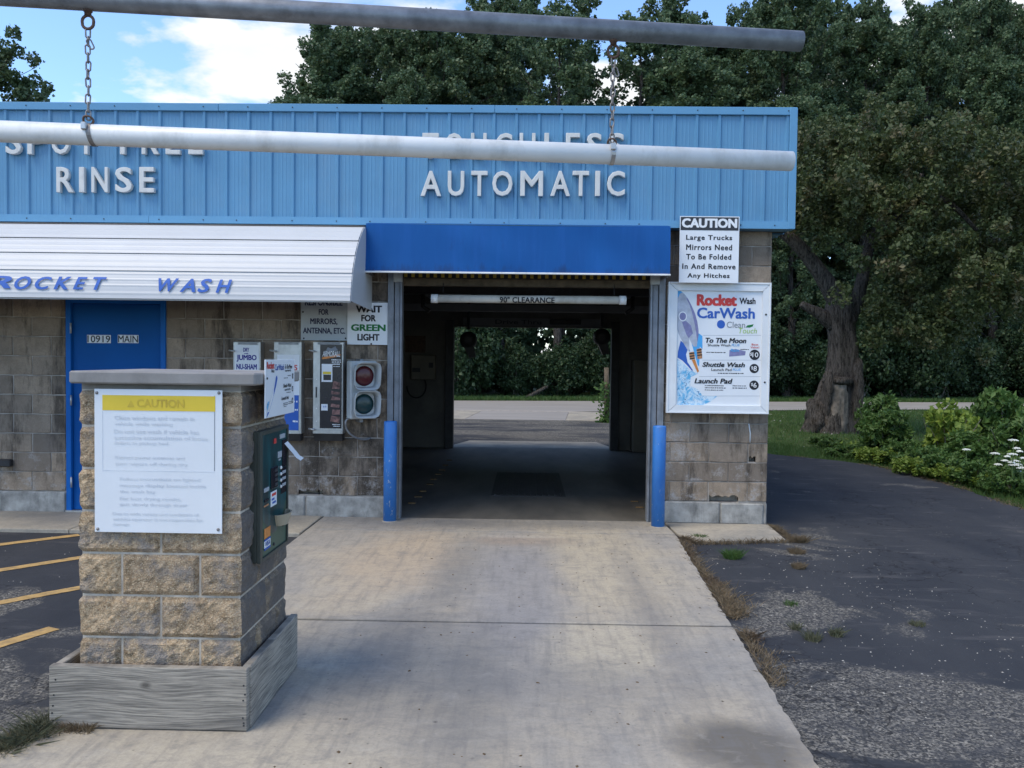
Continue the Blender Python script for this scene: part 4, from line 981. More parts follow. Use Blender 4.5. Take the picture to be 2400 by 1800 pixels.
# towel / product dispensers
def dispenser(label, u0, v0, u1, v1, Y):
    x0, z0, x1, z1 = box_on(u0, v0, u1, v1, Y)
    t = thing('product_dispenser', label, 'dispenser', ((x0 + x1) / 2, 0, z0), 'steel dispensers in a row on the wall')
    MB().box(x0, Y, z0 + .075, x1, 0.0, z1, .006).part('cabinet', 'stainless', t)
    MB().prism([(Y + .03, z0), (Y + .0, z0 + .075), (0.0, z0 + .075), (0.0, z0)], x0 + .012, x1 - .012, 'yz').part('delivery_tray', 'dark_steel', t)
    MB().box(x0 + .02, Y - .006, z0 + .078, x1 - .02, Y - .0005, z0 + .115, .002).part('tray_flap', 'stainless', t)
    MB().box(x0 + .05, Y - .004, z1 - .03, x1 - .03, Y - .0005, z1 - .008, .001).part('top_strip', 'galvanised', t)
    for zf in (z1 - .10, z0 + .12):
        MB().tube([(x0 - .035, Y - .02, zf + .01), (x0 + .03, Y - .045, zf)], .009, 8).part('coin_lever', 'stainless', t)
    MB().box(x0 + .03, Y - .004, z0 + .45, x0 + .045, Y - .0005, z0 + .56, .001).part('coin_slot', 'dark_steel', t)
    mb = MB()
    for zf in (.2, .33, .62, .75): mb.lathe([(.006, 0), (.004, .004)], (x0 + .04, Y, z0 + (z1 - z0) * zf), 'y', 8)
    mb.part('rivets', 'pvc_white', t)
    return t, x0, z0, x1, z1
DY = -.14
t, *_ = dispenser('steel towel dispenser with white card reading DRY JUMBO NU-SHAM', 546, 801, 610, 1034, DY)
q = box_on(550, 809, 607, 872, DY); MB().box(q[0], DY - .0035, q[1], q[2], DY - .0012, q[3]).part('product_card', 'sign_white', t)
for body, u0, v0, u1, v1 in (('DRY', 570, 815, 584, 824.5), ('with', 572, 827, 582, 830), ('JUMBO', 554.5, 831.5, 601.5, 848), ('NU-SHAM', 554, 853, 602, 866)): px_lettering(body, u0, v0, u1, v1, DY - .0045, 'print_indigo', t, bold=.04)
t, *_ = dispenser('steel dispenser with pale blue card, partly behind the stone pillar', 641, 801, 706, 1034, DY)
q = box_on(650, 831, 702, 868, DY); MB().box(q[0], DY - .0035, q[1], q[2], DY - .0012, q[3]).part('product_card', 'sign_white', t)
px_lettering('S', 689, 855, 697, 868, DY - .0045, 'print_red', t, bold=.03)
q = box_on(650, 892, 702, 926, DY); MB().box(q[0], DY - .0035, q[1], q[2], DY - .0012, q[3]).part('product_card', 'sign_white', t)
q = box_on(650, 926, 700, 1010, DY); MB().box(q[0], DY - .0035, q[1], q[2], DY - .0012, q[3]).part('product_card', 'print_blue', t)
q = box_on(686, 944, 698, 952, DY); print_rows([(684, 938, 698, 944), (684, 958, 698, 963), (686, 985, 698, 990)], DY - .0045, 'print_white', t, 5)
t, *_ = dispenser('steel dispenser with tall black product panel and pictures of hands', 733, 801, 804, 1034, DY)
q = box_on(750, 807, 801, 1004, DY); MB().box(q[0], DY - .0035, q[1], q[2], DY - .0012, q[3]).part('product_card', 'panel_black', t)
px_patch([(754, 839), (757, 837), (796, 830), (799, 832), (790, 836), (770, 840), (756, 842)], DY - .0042, 'print_orange', t, 'logo_swoosh')
px_lettering('ARMORALL', 756, 822.5, 797, 836, DY - .005, 'print_white', t, bold=.02, shear=.2)
px_patch([(764, 822), (768, 814), (776, 817), (786, 812), (792, 821), (780, 824)], DY - .0042, 'print_grey', t, 'logo_crest')
print_rows([(777, 842, 799, 845), (778, 847, 799, 850), (779, 852, 798, 855), (781, 858, 797, 860), (779, 994, 797, 996), (781, 998, 797, 1000)], DY - .0042, 'print_white', t, 8)
for k, (a, b, c, d) in enumerate(((778, 893, 797, 912), (776, 916, 797, 925), (775, 928, 797, 938), (775, 946, 796, 956), (778, 960, 797, 972), (774, 974, 797, 991))):
    rg = random.Random(k); px_patch([(a + rg.uniform(0, 4), b), (c, b + rg.uniform(0, 5)), (c - rg.uniform(0, 3), d), (a, d - rg.uniform(0, 4))], DY - .0042, 'skin_print', t, 'hand_picture')
q = box_on(754, 853, 779, 895, DY - .004)
st = MB().box(q[0], DY - .0065, q[1], q[2], DY - .0045, q[3]).part('price_card', 'print_white', t)
q = box_on(757, 871, 776, 877, DY - .004); MB().box(q[0], DY - .0078, q[1], q[2], DY - .0068, q[3]).part('card_stripe', 'print_yellow', t)
q = box_on(758, 878, 776, 891, DY - .004); MB().box(q[0], DY - .0078, q[1], q[2], DY - .0068, q[3]).part('card_stripe', 'panel_black', t)
q = box_on(753, 947, 768, 962, DY - .004); MB().box(q[0], DY - .0065, q[1], q[2], DY - .0045, q[3]).part('price_card', 'print_white', t)
px_lettering('$1.00', 757, 951, 765, 955.5, DY - .0075, 'print_blue', t, bold=.01)

# traffic light, turned towards the lane
p = oy(852, 914, -.14)
tl = thing('traffic_light', 'grey two-lamp traffic light with dark red and green lenses, turned to the lane', 'traffic light', (p[0], p[1], p[2] - .30), rz=math.radians(33))
MB().box(-.145, -.01, 0, .145, .11, .60, .012).part('housing', 'lamp_grey', tl)
MB().box(-.02, .05, -.04, .02, .17, .62, .004).part('mounting_post', 'galvanised', tl)
for zc, lens in ((.445, 'lens_red'), (.155, 'lens_green')):
    mb = MB(); n = 32; R0, R1 = .128, .142
    def rsq(r, cr, k):                     # rounded square outline
        a = 2 * math.pi * k / n; c, s = math.cos(a), math.sin(a); e = 5.0
        m_ = (abs(c) ** e + abs(s) ** e) ** (-1 / e); return r * c * m_, r * s * m_
    v = []
    for r, y in ((.118, -.012), (.143, -.125), (.137, -.127), (.112, -.014)):
        for k in range(n):
            a, b = rsq(r, 0, k); v.append((a, y - (b * .10 if y < -.05 else 0), zc + b))
    mb.add(v, [(i * n + k, i * n + (k + 1) % n, ((i + 1) % 4) * n + (k + 1) % n, ((i + 1) % 4) * n + k) for i in range(4) for k in range(n)], True)
    mb.part('visor', 'lamp_grey', tl)
    MB().box(-.118, -.016, zc - .118, .118, -.0105, zc + .118, .004).part('lamp_door', 'lamp_grey', tl)
    MB().lathe([(.105, 0.0), (.100, .012), (.07, .022), (.02, .027)], (0, -.0165, zc), 'y', 28).part('lens', lens, tl)
pts = [(-.10, .05, .02), (-.17, .05, -.02), (-.15, .06, -.12), (-.05, .07, -.20), (.10, .10, -.22), (.22, .12, -.13), (.34, .10, -.02)]
MB().tube(smooth_line(pts, 5), .011, 7).part('conduit', 'galvanised', tl)
cj = oy(880, 870, -.02)
# small fixtures on the wall left of the door
q = box_on(-20, 1077, 24, 1094, -.06)
MB().box(q[0], -.07, q[1], q[2], -.001, q[3], .01).own('wall_outlet', 'dark_steel', 'small black covered outlet box on masonry wall left of the blue door', 'outlet', None, (q[0], 0, q[1]))

# 90 inch clearance tube hanging in the mouth
zc = 2.332; TX0, TX1, TY = oy(1013, 702, .05)[0], oy(1465, 705, .05)[0], -.03
ct = thing('clearance_tube', 'cream clearance tube reading 90 inch CLEARANCE hung in the bay mouth', 'clearance bar', (0, TY, zc - .045))
MB().tube([(TX0 + .06, TY, zc), (TX1 - .06, TY, zc + .004)], .041, 20).part('tube', 'tube_cream', ct)
MB().tube([(TX0, TY, zc), (TX0 + .07, TY, zc)], .047, 20).part('end_cap', 'pvc_white', ct)
MB().tube([(TX1 - .07, TY, zc + .004), (TX1, TY, zc + .004)], .047, 20).part('end_cap', 'pvc_white', ct)
def on_tube(px, pz):
    d = np.clip(pz - zc - .002, -.040, .040); return np.stack([px, TY - np.sqrt(.0425 ** 2 - d ** 2) - .0008, pz], 1)
x0, z0, x1, z1 = box_on(1171, 696, 1300, 710, TY - .04); lettering('90" CLEARANCE', x0, z0, x1, z1, 0, 'print_black', ct, bold=.034, face=on_tube, spacing=1.05, slices=10)
for xx in (TX0 + .12, TX1 - .12):
    MB().tube([(xx, TY + .004, zc + .042), (xx, TY + .05, 2.50)], .004, 6).part('hanger', 'dark_steel', ct)

# ================================================================== INSIDE THE BAY
def prop(name, label, cat, loc, group=None): return thing(name, label, cat, loc, group)
t = prop('equipment_cabinet', 'tan control cabinet on the rear wall inside the bay with hose loop', 'cabinet', (-2.0, 6.85, 1.2))
q = box_on(963, 832, 1020, 890, 6.66); MB().box(q[0], 6.66, q[1], q[2], 6.858, q[3], .012).part('cabinet', 'equipment_tan', t)
q2 = box_on(966, 862, 985, 872, 6.655); MB().box(q2[0], 6.648, q2[1], q2[2], 6.658, q2[3]).part('display', 'dark_steel', t)
q2 = box_on(1005, 850, 1015, 862, 6.655); MB().box(q2[0], 6.648, q2[1], q2[2], 6.658, q2[3]).part('display', 'dark_steel', t)
c = oy(976, 905, 6.8); MB().tube([c + np.array([.18 * math.cos(a), 0, .22 * math.sin(a)]) for a in np.linspace(math.pi, 2 * math.pi + .6, 16)], .014, 6).part('hose', 'rubber', t)
t = prop('wall_notice', 'dark orange notice on rear wall above the bay control cabinet', 'notice', (-2.0, 6.85, 1.9))
q = box_on(950, 787, 997, 826, 6.84); MB().box(q[0], 6.84, q[1], q[2], 6.858, q[3]).part('notice_board', 'rusty_steel', t)
t = prop('storage_locker', 'tall brown locker against the rear wall right of the bay exit', 'locker', (2.0, 6.8, .03))
q = box_on(1481, 845, 1519, 1056, 6.6); MB().box(q[0] + .01, 6.5, .03, 2.32, 6.857, q[3], .01).part('cabinet', 'equipment_tan', t)
MB().box(q[0] + .03, 6.49, .08, 2.30, 6.499, q[3] - .05, .004).part('door', 'equipment_tan', t)
# overhead washing gantry: two rails, trolley and inverted L arm
t = prop('wash_gantry', 'dark overhead washing gantry under the bay ceiling with dim script lettering', 'wash machine', (0, 3.2, 2.4))
for xx in (-1.75, 1.75): MB().box(xx - .05, .4, 2.80, xx + .05, 6.6, 2.95, .006).part('rail', 'galvanised', t)
MB().box(-1.80, 3.05, 2.62, 1.80, 3.35, 2.80, .02).part('trolley_beam', 'dark_steel', t)
mb = MB(); x0, z0, x1, z1 = box_on(1100, 672, 1406, 700, 3.0)
mb.prism([(x0, z0 + .06), (x0 + .1, z0), (x1 - .1, z0), (x1, z0 + .06), (x1, z1 - .02), (x1 - .05, z1 + .02), (x0 + .05, z1 + .02), (x0, z1 - .02)], 3.0, 3.045, 'xz'); mb.part('name_plate', 'dark_steel', t)
lettering('Radius 1', *(lambda q: (q[0], q[1], q[2], q[3]))(box_on(1158, 674, 1342, 692, 2.99)), 2.996, 'print_dark', t, shear=.25)
for xx in (-1.5, 1.5): MB().tube([(xx, 3.2, 2.63), (xx, 3.2, 2.45), (xx + (.1 if xx < 0 else -.1), 3.2, 2.38)], .03, 8).part('spray_arm', 'dark_steel', t)
t = prop('exit_beam', 'pale horizontal beam across the bay before the exit', 'beam', (0, 5.2, 2.5))
MB().box(-2.49, 5.2, 2.50, 2.32, 5.32, 2.62, .01).part('beam', 'beam_grey', t)
for xx in (-2.2, 2.1): MB().box(xx - .04, 5.21, 2.62, xx + .04, 5.31, 2.952).part('hanger', 'dark_steel', t)
t = prop('exit_sign', 'dim grey header board reading Drive Thru over the rear exit', 'sign', (0, 6.85, 2.32))
MB().box(-1.2, 6.83, 2.33, 1.4, 6.858, 2.47).part('sign_board', 'beam_grey', t)
q = box_on(1161, 749, 1269, 760, 6.82); lettering('Drive Thru', q[0], 2.36, q[2], 2.44, 6.826, 'print_dark', t, bold=.01)
MB().box(.42, 6.76, 2.36, 1.0, 6.828, 2.45, .01).part('light_box', 'dark_steel', t)
for k, (u, v) in enumerate(((1098, 797), (1410, 790))):
    p = oy(u, v, 6.2)
    t = prop('dryer_blower', ('black round blower hung at the bay exit beside the notice wall', 'black round blower hung at the bay exit on the locker side')[k], 'blower', tuple(p), 'blowers at the bay exit')
    MB().lathe([(.04, -.14), (.12, -.12), (.155, -.05), (.155, .05), (.12, .12), (.05, .14)], tuple(p), 'y', 20).part('fan_housing', 'dark_steel', t)
    MB().prism([(p[0] - .09, p[2] - .08), (p[0] + .09, p[2] - .08), (p[0] + .14, p[2] - .30), (p[0] + .02, p[2] - .32)], p[1] - .10, p[1] + .10, 'xz').part('nozzle', 'dark_steel', t)
    MB().tube([(p[0], p[1], p[2] + .19), (p[0], p[1], 2.96)], .03, 8).part('hanger', 'dark_steel', t)

# ================================================================== BOLLARDS
def bollard(label, ut, vt, ub, vb, r):
    b = oz(ub, vb, .028); zt = oy(ut, vt, b[1])[2]
    t = thing('bollard', label, 'bollard', (b[0], b[1] + r * .6, .028), 'blue bollards at the bay mouth')
    c = (b[0], b[1] + r * .6, .028); H = zt - .028
    MB().lathe([(r, 0), (r, H - .012), (r - .004, H), (r - .010, H), (r - .012, H - .02), (.01, H - .022)], c, 'z', 24).part('pipe', 'bollard_blue', t)
    MB().lathe([(r + .018, -.006), (r + .014, .004), (r + .002, .008)], c, 'z', 24).part('base_ring', 'concrete_pale', t)
bollard('blue steel bollard with a dotted row of paint chips, beside the dispenser wall', 916, 988, 912, 1223, .067)
bollard('blue steel bollard with long pale paint scrape, beside the menu board pier', 1545, 999, 1543, 1236, .067)

# ================================================================== PILLAR WITH PAY TERMINAL
PX0, PX1, PY0, PY1 = -2.02, -1.30, -4.925, -4.25
pil = thing('stone_pillar', 'tan split-face block pillar with grey cap slab beside the lane', 'pillar', ((PX0 + PX1) / 2, (PY0 + PY1) / 2, .03))
MB().box(PX0 - .0035, PY0 - .0035, .03, PX1 + .0035, PY1 + .0035, 1.583).part('mortar_core', 'pillar_mortar', pil)
def hash3(a): a = np.sin(a @ np.array([[127.1], [311.7], [74.7]]))[:, 0] * 43758.5453; return a - np.floor(a)
def vnoise(p):
    i = np.floor(p); f = p - i; f = f * f * (3 - 2 * f); r = 0
    for dx_ in (0, 1):
        for dy_ in (0, 1):
            for dz_ in (0, 1):
                w = (f[:, 0] if dx_ else 1 - f[:, 0]) * (f[:, 1] if dy_ else 1 - f[:, 1]) * (f[:, 2] if dz_ else 1 - f[:, 2])
                r = r + w * hash3(i + np.array([dx_, dy_, dz_]))
    return r
def split_block(x0, x1, y0, y1, z0, z1, seed):
    g = .0050; lo = np.array([x0 + g, y0 + g, z0 + g]); hi = np.array([x1 - g, y1 - g, z1 - g])
    if x0 <= PX0 + .001: lo[0] = x0
    if x1 >= PX1 - .001: hi[0] = x1
    if y0 <= PY0 + .001: lo[1] = y0
    if y1 >= PY1 - .001: hi[1] = y1
    V, Fc, ix = [], [], {}
    n = np.maximum(2, np.round((hi - lo) / .020).astype(int))
    def vid(i, j, k):
        key = (i, j, k)
        if key not in ix: ix[key] = len(V); V.append(lo + (hi - lo) * np.array([i, j, k]) / n)
        return ix[key]
    for ax in range(3):
        b, c = [(1, 2), (0, 2), (0, 1)][ax]
        for side in (0, n[ax]):
            for p in range(n[b]):
                for q in range(n[c]):
                    quad = []
                    for dp, dq in ((0, 0), (1, 0), (1, 1), (0, 1)):
                        e = [0, 0, 0]; e[ax] = side; e[b] = p + dp; e[c] = q + dq; quad.append(vid(*e))
                    Fc.append(tuple(quad))
    V = np.array(V); U = np.minimum(V - lo, hi - V); outv = np.zeros_like(V)
    amp = .022 * (.35 + .65 * vnoise(V * 7 + seed * 3.7)) + .016 * (vnoise(V * 34 + seed) - .4) + .007 * (vnoise(V * 80 + seed) - .5)
    zf = np.clip(np.minimum(V[:, 2] - lo[2], hi[2] - V[:, 2]) / .014, 0, 1) ** .6
    for ax, sgn, lim in ((0, -1, PX0), (0, 1, PX1), (1, -1, PY0), (1, 1, PY1)):
        on = np.abs(V[:, ax] - lim) < 1e-4
        other = 1 - ax; ed = np.minimum(V[:, other] - lo[other], hi[other] - V[:, other])
        at_corner = (np.abs(V[:, other] - (PX0 if other == 0 else PY0)) < 1e-4) | (np.abs(V[:, other] - (PX1 if other == 0 else PY1)) < 1e-4)
        near = np.where(lo[other] <= (PX0 if other == 0 else PY0) + 1e-4, V[:, other] - lo[other] + 1, V[:, other] - lo[other])
        far = np.where(hi[other] >= (PX1 if other == 0 else PY1) - 1e-4, hi[other] - V[:, other] + 1, hi[other] - V[:, other])
        ef = np.clip(np.minimum(near, far) / .014, 0, 1) ** .6
        outv[:, ax] += np.where(on, sgn * (.004 + amp * zf * ef) * np.where(at_corner, .55, 1), 0)
    V = V + outv
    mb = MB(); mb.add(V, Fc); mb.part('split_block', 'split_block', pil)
def pcourse(k):
    z0, z1 = .03 + k * .1942, .03 + (k + 1) * .1942
    if k == 7: z1 = 1.555
    if k % 2: xs = [PX0, PX0 + .18, PX1 - .18, PX1]; dF = .20
    else: xs = [PX0, (PX0 + PX1) / 2, PX1]; dF = .34
    for i in range(len(xs) - 1): split_block(xs[i], xs[i + 1], PY0, PY0 + dF, z0, z1, k * 10 + i)
    split_block(PX1 - .2, PX1, PY0 + dF, PY1 - .17 if k % 2 else PY1, z0, z1, k * 10 + 5)
    split_block(PX0, PX0 + .2, PY0 + dF, PY1 - .17 if k % 2 else PY1, z0, z1, k * 10 + 6)
    if k % 2: split_block(PX0, PX1, PY1 - .17, PY1, z0, z1, k * 10 + 7)
    else: split_block(PX0 + .2, PX1 - .2, PY1 - .17, PY1, z0, z1, k * 10 + 7)
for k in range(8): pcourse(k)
mb = MB(); mb.box(-2.045, -5.0, 1.584, -1.207, -4.28, 1.640, .007); mb.part('cap_slab', 'cap_stone', pil)
MB().box(PX0 - .004, PY0 - .004, 1.556, PX1 + .004, PY1 + .004, 1.5835).part('mortar_bed', 'cap_stone', pil)

# caution sign on the pillar
SY = -4.975
t = thing('pillar_sign', 'white sign on the stone pillar with yellow band and badly faded caution text', 'sign', (-1.67, SY, .93))
x0, z0, x1, z1 = box_on(221.5, 913, 520.5, 1249, SY)
MB().box(x0, SY, z0, x1, SY + .004, z1, .001).part('sign_board', 'sign_white', t)
MB().box(x0 + .06, SY + .005, z0 + .05, x1 - .06, SY + .05, z0 + .09).part('backing_batten', 'old_timber', t); MB().box(x0 + .06, SY + .005, z1 - .09, x1 - .06, SY + .05, z1 - .05).part('backing_batten', 'old_timber', t)
def sz(x, y): return 200 + x / 4.482, 900 + y / 4.482
def sbx(a, b, c, d): return sz(a, b) + sz(c, d)
q = box_on(*sbx(180, 122, 1365, 283), SY); MB().box(q[0], SY - .0012, q[1], q[2], SY - .0003, q[3]).part('yellow_band', 'print_yellow', t)
px_lettering('CAUTION', *sbx(538, 162, 1040, 246), SY - .0022, 'faded_ochre', t, bold=.03)
px_patch([sz(440, 243), sz(516, 243), sz(480, 166)], SY - .0020, 'faded_ochre', t, 'warning_triangle')
for a, b, c, d in ((180, 283, 184, 912), (1355, 125, 1361, 915), (184, 912, 1355, 916), (190, 118, 1350, 123), (184, 284, 1355, 288)):
    q = box_on(*sbx(a, b, c, d), SY); MB().box(q[0], SY - .0011, q[1], q[2], SY - .0002, q[3]).part('border_line', 'faded_print' if c - a > 100 or a < 500 else 'print_grey', t)
for body, a, b, c, d in (('Close windows and remain in', 305, 335, 1142, 380), ('vehicle while washing', 305, 402, 915, 446), ('Do not use wash if vehicle has', 300, 478, 1192, 522), ('excessive accumulation of loose', 300, 545, 1285, 586), ('debris in pickup bed', 300, 605, 868, 645),
        ('Retract power antennas and', 310, 755, 1040, 800), ('turn wipers off during dry', 310, 822, 1072, 866), ('Follow instructions on lighted', 360, 985, 1205, 1025), ('message display located inside', 360, 1052, 1265, 1095), ('the wash bay', 360, 1112, 738, 1155),
        ('For best drying results,', 360, 1190, 1005, 1232), ('exit slowly through dryer', 360, 1250, 1072, 1294), ('Due to wide variety and conditions of', 285, 1350, 1190, 1392), ('vehicles operator is not responsible for', 285, 1408, 1235, 1448), ('damage', 285, 1460, 465, 1492)):
    px_lettering(body, *sbx(a, b, c, d), SY - .0015, 'faded_print', t, bold=.012)
for q in ((120, 92), (1404, 94), (131, 1523), (1396, 1530)):
    p = oy(*sz(*q), SY); MB().lathe([(.0075, 0), (.006, .004), (.002, .005)], (p[0], SY, p[2]), 'y', 10).part('screw', 'chain_steel', t)

# small price board on the end of the cap
CX = -1.196
ya, yb = ox(622.5, 912, CX)[1], ox(690, 912, CX)[1]
za, zb = ox(622.5, 981, CX)[2], ox(622.5, 843, CX)[2]
t = thing('price_board', 'small white wash price board screwed to the end of the pillar cap', 'sign', (CX, (ya + yb) / 2, za))
MB().box(CX - .006, ya, za, CX, yb, zb, .001).part('sign_board', 'sign_white', t)
def pt(body, s0, s1, t0, t1, mat, **k):
    lettering(body, ya + (yb - ya) * s0, zb - (zb - za) * t1, ya + (yb - ya) * s1, zb - (zb - za) * t0, CX + .0012, mat, t, face='x', **k)
pt('Rocket', .03, .27, .04, .16, 'print_red', bold=.035); pt('Wash', .17, .27, .17, .225, 'print_black', bold=.02); pt('CarWash', .29, .60, .08, .19, 'print_blue', bold=.01)
pt('To The Moon', .63, .90, .09, .17, 'print_black', bold=.02, shear=.2); pt('Shuttle Wash PLUS', .64, .86, .185, .22, 'print_dark', bold=.012)
pt('Shuttle Wash', .58, .87, .44, .51, 'print_black', bold=.02, shear=.2); pt('Launch Pad PLUS', .63, .84, .53, .57, 'print_dark', bold=.012); pt('Launch Pad', .52, .78, .67, .735, 'print_black', bold=.02, shear=.2)
def pp(pts, mat, name, lift=.0009):
    MB().add([(CX + lift, ya + (yb - ya) * s, zb - (zb - za) * w) for s, w in pts], [tuple(range(len(pts)))]).part(name, mat, t)
pp([(.33, .30), (.36, .28), (.38, .33), (.34, .45), (.24, .66), (.10, .92), (.03, .99), (.05, .93), (.18, .70), (.28, .48)], 'print_blue', 'rocket_picture')
pp([(.22, .56), (.26, .50), (.24, .64), (.10, .90), (.06, .90)], 'print_white', 'rocket_shine', .0014)
pp([(.03, .80), (.07, .72), (.12, .72), (.05, .88)], 'water_print', 'water_picture')
for cs, ct_, num in ((.93, .31, '10'), (.92, .55, '8'), (.92, .77, '6')):
    r = .030; pp([(cs + r * 1.0 * math.cos(a) / 1.0, ct_ + r * 1.75 * math.sin(a)) for a in np.linspace(0, 6.0, 16)], 'print_black', 'price_disc')
    pt(num, cs - .018, cs + .018, ct_ - .03, ct_ + .03, 'print_white') if False else lettering(num, ya + (yb - ya) * (cs - .017), zb - (zb - za) * (ct_ + .028), ya + (yb - ya) * (cs + .017), zb - (zb - za) * (ct_ - .028), CX + .0018, 'print_white', t, face='x', bold=.01)
mb = MB(); rg = random.Random(2)
for s0, s1, w in ((.60, .74, .33), (.74, .86, .29), (.58, .72, .79), (.58, .74, .82), (.60, .70, .85), (.77, .88, .78), (.77, .88, .81), (.70, .85, .60)):
    s = s0
    while s < s1: e = s + rg.uniform(.012, .03); mb.add([(CX + .0009, ya + (yb - ya) * a_, zb - (zb - za) * b_) for a_, b_ in ((s, w), (e, w), (e, w + .014), (s, w + .014))], [(0, 1, 2, 3)]); s = e + .008
mb.part('fine_print', 'print_dark', t)
p = ox(623.5, 887, CX); MB().lathe([(.006, 0), (.005, .004)], (CX, ya + .018, zb - (zb - za) * .32), 'x', 8).part('screw', 'dark_steel', t)

# pay terminal in the lane side of the pillar
TXF = -1.250
ya, yb = -4.805, -4.345; za, zb = .735, 1.36
t = thing('pay_terminal', 'green and teal pay terminal set into the lane side of the stone pillar', 'pay terminal', (-1.3, -4.65, za))
MB().box(-1.32, ya, za, TXF - .012, yb, zb, .004).part('cabinet', 'terminal_frame', t)
mb = MB()
for a, b, c, d in ((ya, za, ya + .035, zb), (yb - .016, za, yb, zb), (ya + .0355, za, yb - .0165, za + .016), (ya + .0355, zb - .02, yb - .0165, zb)): mb.box(TXF - .0118, a, b, TXF + .006, c, d, .002)
mb.part('bezel', 'terminal_frame', t)
ya, yb, za, zb = ya + .036, yb - .017, za + .017, zb - .021
MB().box(TXF - .0115, ya, za, TXF - .003, yb, zb).part('face_plate', 'terminal_green', t)
def TP(s, w, x): return (x, ya + (yb - ya) * s, zb - (zb - za) * w)
def tpatch(pts, mat, name, lift=.0): return MB().add([TP(s, w, TXF - .002 + lift) for s, w in pts], [tuple(range(len(pts)))]).part(name, mat, t)
tpatch([(.0, .0), (1, 0), (1, .60), (.93, .68), (.86, .72), (.72, .80), (.60, .855), (.42, .86), (.30, .80), (.12, .73), (.0, .66)], 'terminal_teal', 'teal_graphic')
def tbox(s0, w0, s1, w1, mat, name, d=.004, ch=.001):
    a, b = TP(s0, w1, 0), TP(s1, w0, 0); return MB().box(TXF - .0015, a[1], a[2], TXF - .0015 + d, b[1], b[2], ch).part(name, mat, t)
tbox(.34, .295, .60, .475, 'panel_black', 'keypad', .006, .004)
tbox(.80, .09, .97, .33, 'panel_black', 'display', .004); tbox(.76, .335, .97, .56, 'panel_black', 'button_panel', .003)
for k in range(4):
    w = .325 + k * .055; c = TP(.73, w, TXF); MB().lathe([(.009, 0), (.009, .006), (.006, .009)], (TXF - .001, c[1], c[2]), 'x', 10).part('push_button', 'pvc_white', t)
    if k: tbox(.80, w - .018, .95, w + .008, 'print_line', 'button_label', .0042)
for k in range(4): tbox(.48, .315 + k * .04, .58, .34 + k * .04, 'print_dark', 'key_row', .0075)
tbox(.62, .18, .78, .235, 'print_line', 'label_plate', .003); tbox(.66, .245, .74, .26, 'print_line', 'label_plate', .003)
tbox(.46, .055, .55, .10, 'print_red', 'label_plate', .003); tbox(.70, .035, .92, .075, 'print_line', 'label_plate', .003)
tbox(.08, .44, .27, .475, 'print_line', 'label_plate', .003); tbox(.10, .535, .26, .555, 'panel_black', 'coin_slot', .004); tbox(.08, .58, .26, .595, 'print_copper', 'coin_slot', .003)
st = tbox(.34, .50, .58, .625, 'sign_white', 'sticker', .0025); tbox(.38, .515, .55, .54, 'print_red', 'sticker_band', .0032); tbox(.37, .555, .48, .575, 'print_blue', 'sticker_band', .0032); tbox(.40, .585, .54, .605, 'print_blue', 'sticker_band', .0032)
tbox(.10, .775, .33, .86, 'print_orange', 'card_sticker', .0025)
tbox(.10, .865, .33, .955, 'print_white', 'card_sticker', .0025); tbox(.10, .935, .33, .955, 'print_blue', 'sticker_band', .0032); tbox(.10, .865, .33, .88, 'print_blue', 'sticker_band', .0032)
a, b = TP(.13, .925, 0), TP(.30, .885, 0); lettering('VISA', a[1], a[2], b[1], b[2], TXF + .0024, 'print_blue', t, face='x', bold=.01, shear=.2)
for k in range(3): c = TP(.84, .80 + k * .022, TXF); MB().lathe([(.006, 0), (.006, .006)], (TXF - .002, c[1], c[2]), 'x', 8).part('bolt', 'dark_steel', t)
c = TP(.48, .955, 0); MB().lathe([(.008, 0), (.007, .006)], (TXF - .003, c[1], c[2]), 'x', 10).part('key_lock', 'dark_steel', t)
# change cup
a, b = TP(.50, .815, 0), TP(.97, .715, 0); ym = (a[1] + b[1]) / 2; w = (b[1] - a[1]) / 2
mb = MB(); v = []; n = 14
for r, z in ((.72, a[2]), (1.0, b[2])):
    for k in range(n + 1):
        an = math.pi * k / n; v.append((TXF - .001 + .055 * r * math.sin(an), ym - w * r * math.cos(an), z))
for r, z in ((.90, b[2]), (.62, a[2] + .01)):
    for k in range(n + 1):
        an = math.pi * k / n; v.append((TXF - .001 + .055 * r * math.sin(an) * .95, ym - w * r * math.cos(an), z))
f = [(i * (n + 1) + k, i * (n + 1) + k + 1, (i + 1) * (n + 1) + k + 1, (i + 1) * (n + 1) + k) for i in range(3) for k in range(n)] + [tuple(range(n + 1)), tuple(range(3 * (n + 1), 4 * (n + 1)))]
mb.add(v, f); mb.part('change_cup', 'cup_cream', t)
# receipt curling out
rp = [(.86, .125, .001), (.90, .17, .018), (.96, .22, .034), (1.02, .265, .046), (1.10, .295, .060)]
v = []
for s, w, d in rp:
    a, b = TP(s, w, 0), TP(s + .15, w - .012, 0); v += [(TXF + .003 + d, a[1], a[2]), (TXF + .003 + d, b[1], b[2])]
mb = MB(); mb.add(v, [(2 * i, 2 * i + 1, 2 * i + 3, 2 * i + 2) for i in range(4)], True)
mb.own('receipt_slip', 'paper', 'curled white paper receipt hanging out of the pay terminal', 'receipt', None, (TXF, v[0][1], v[0][2] - .1))

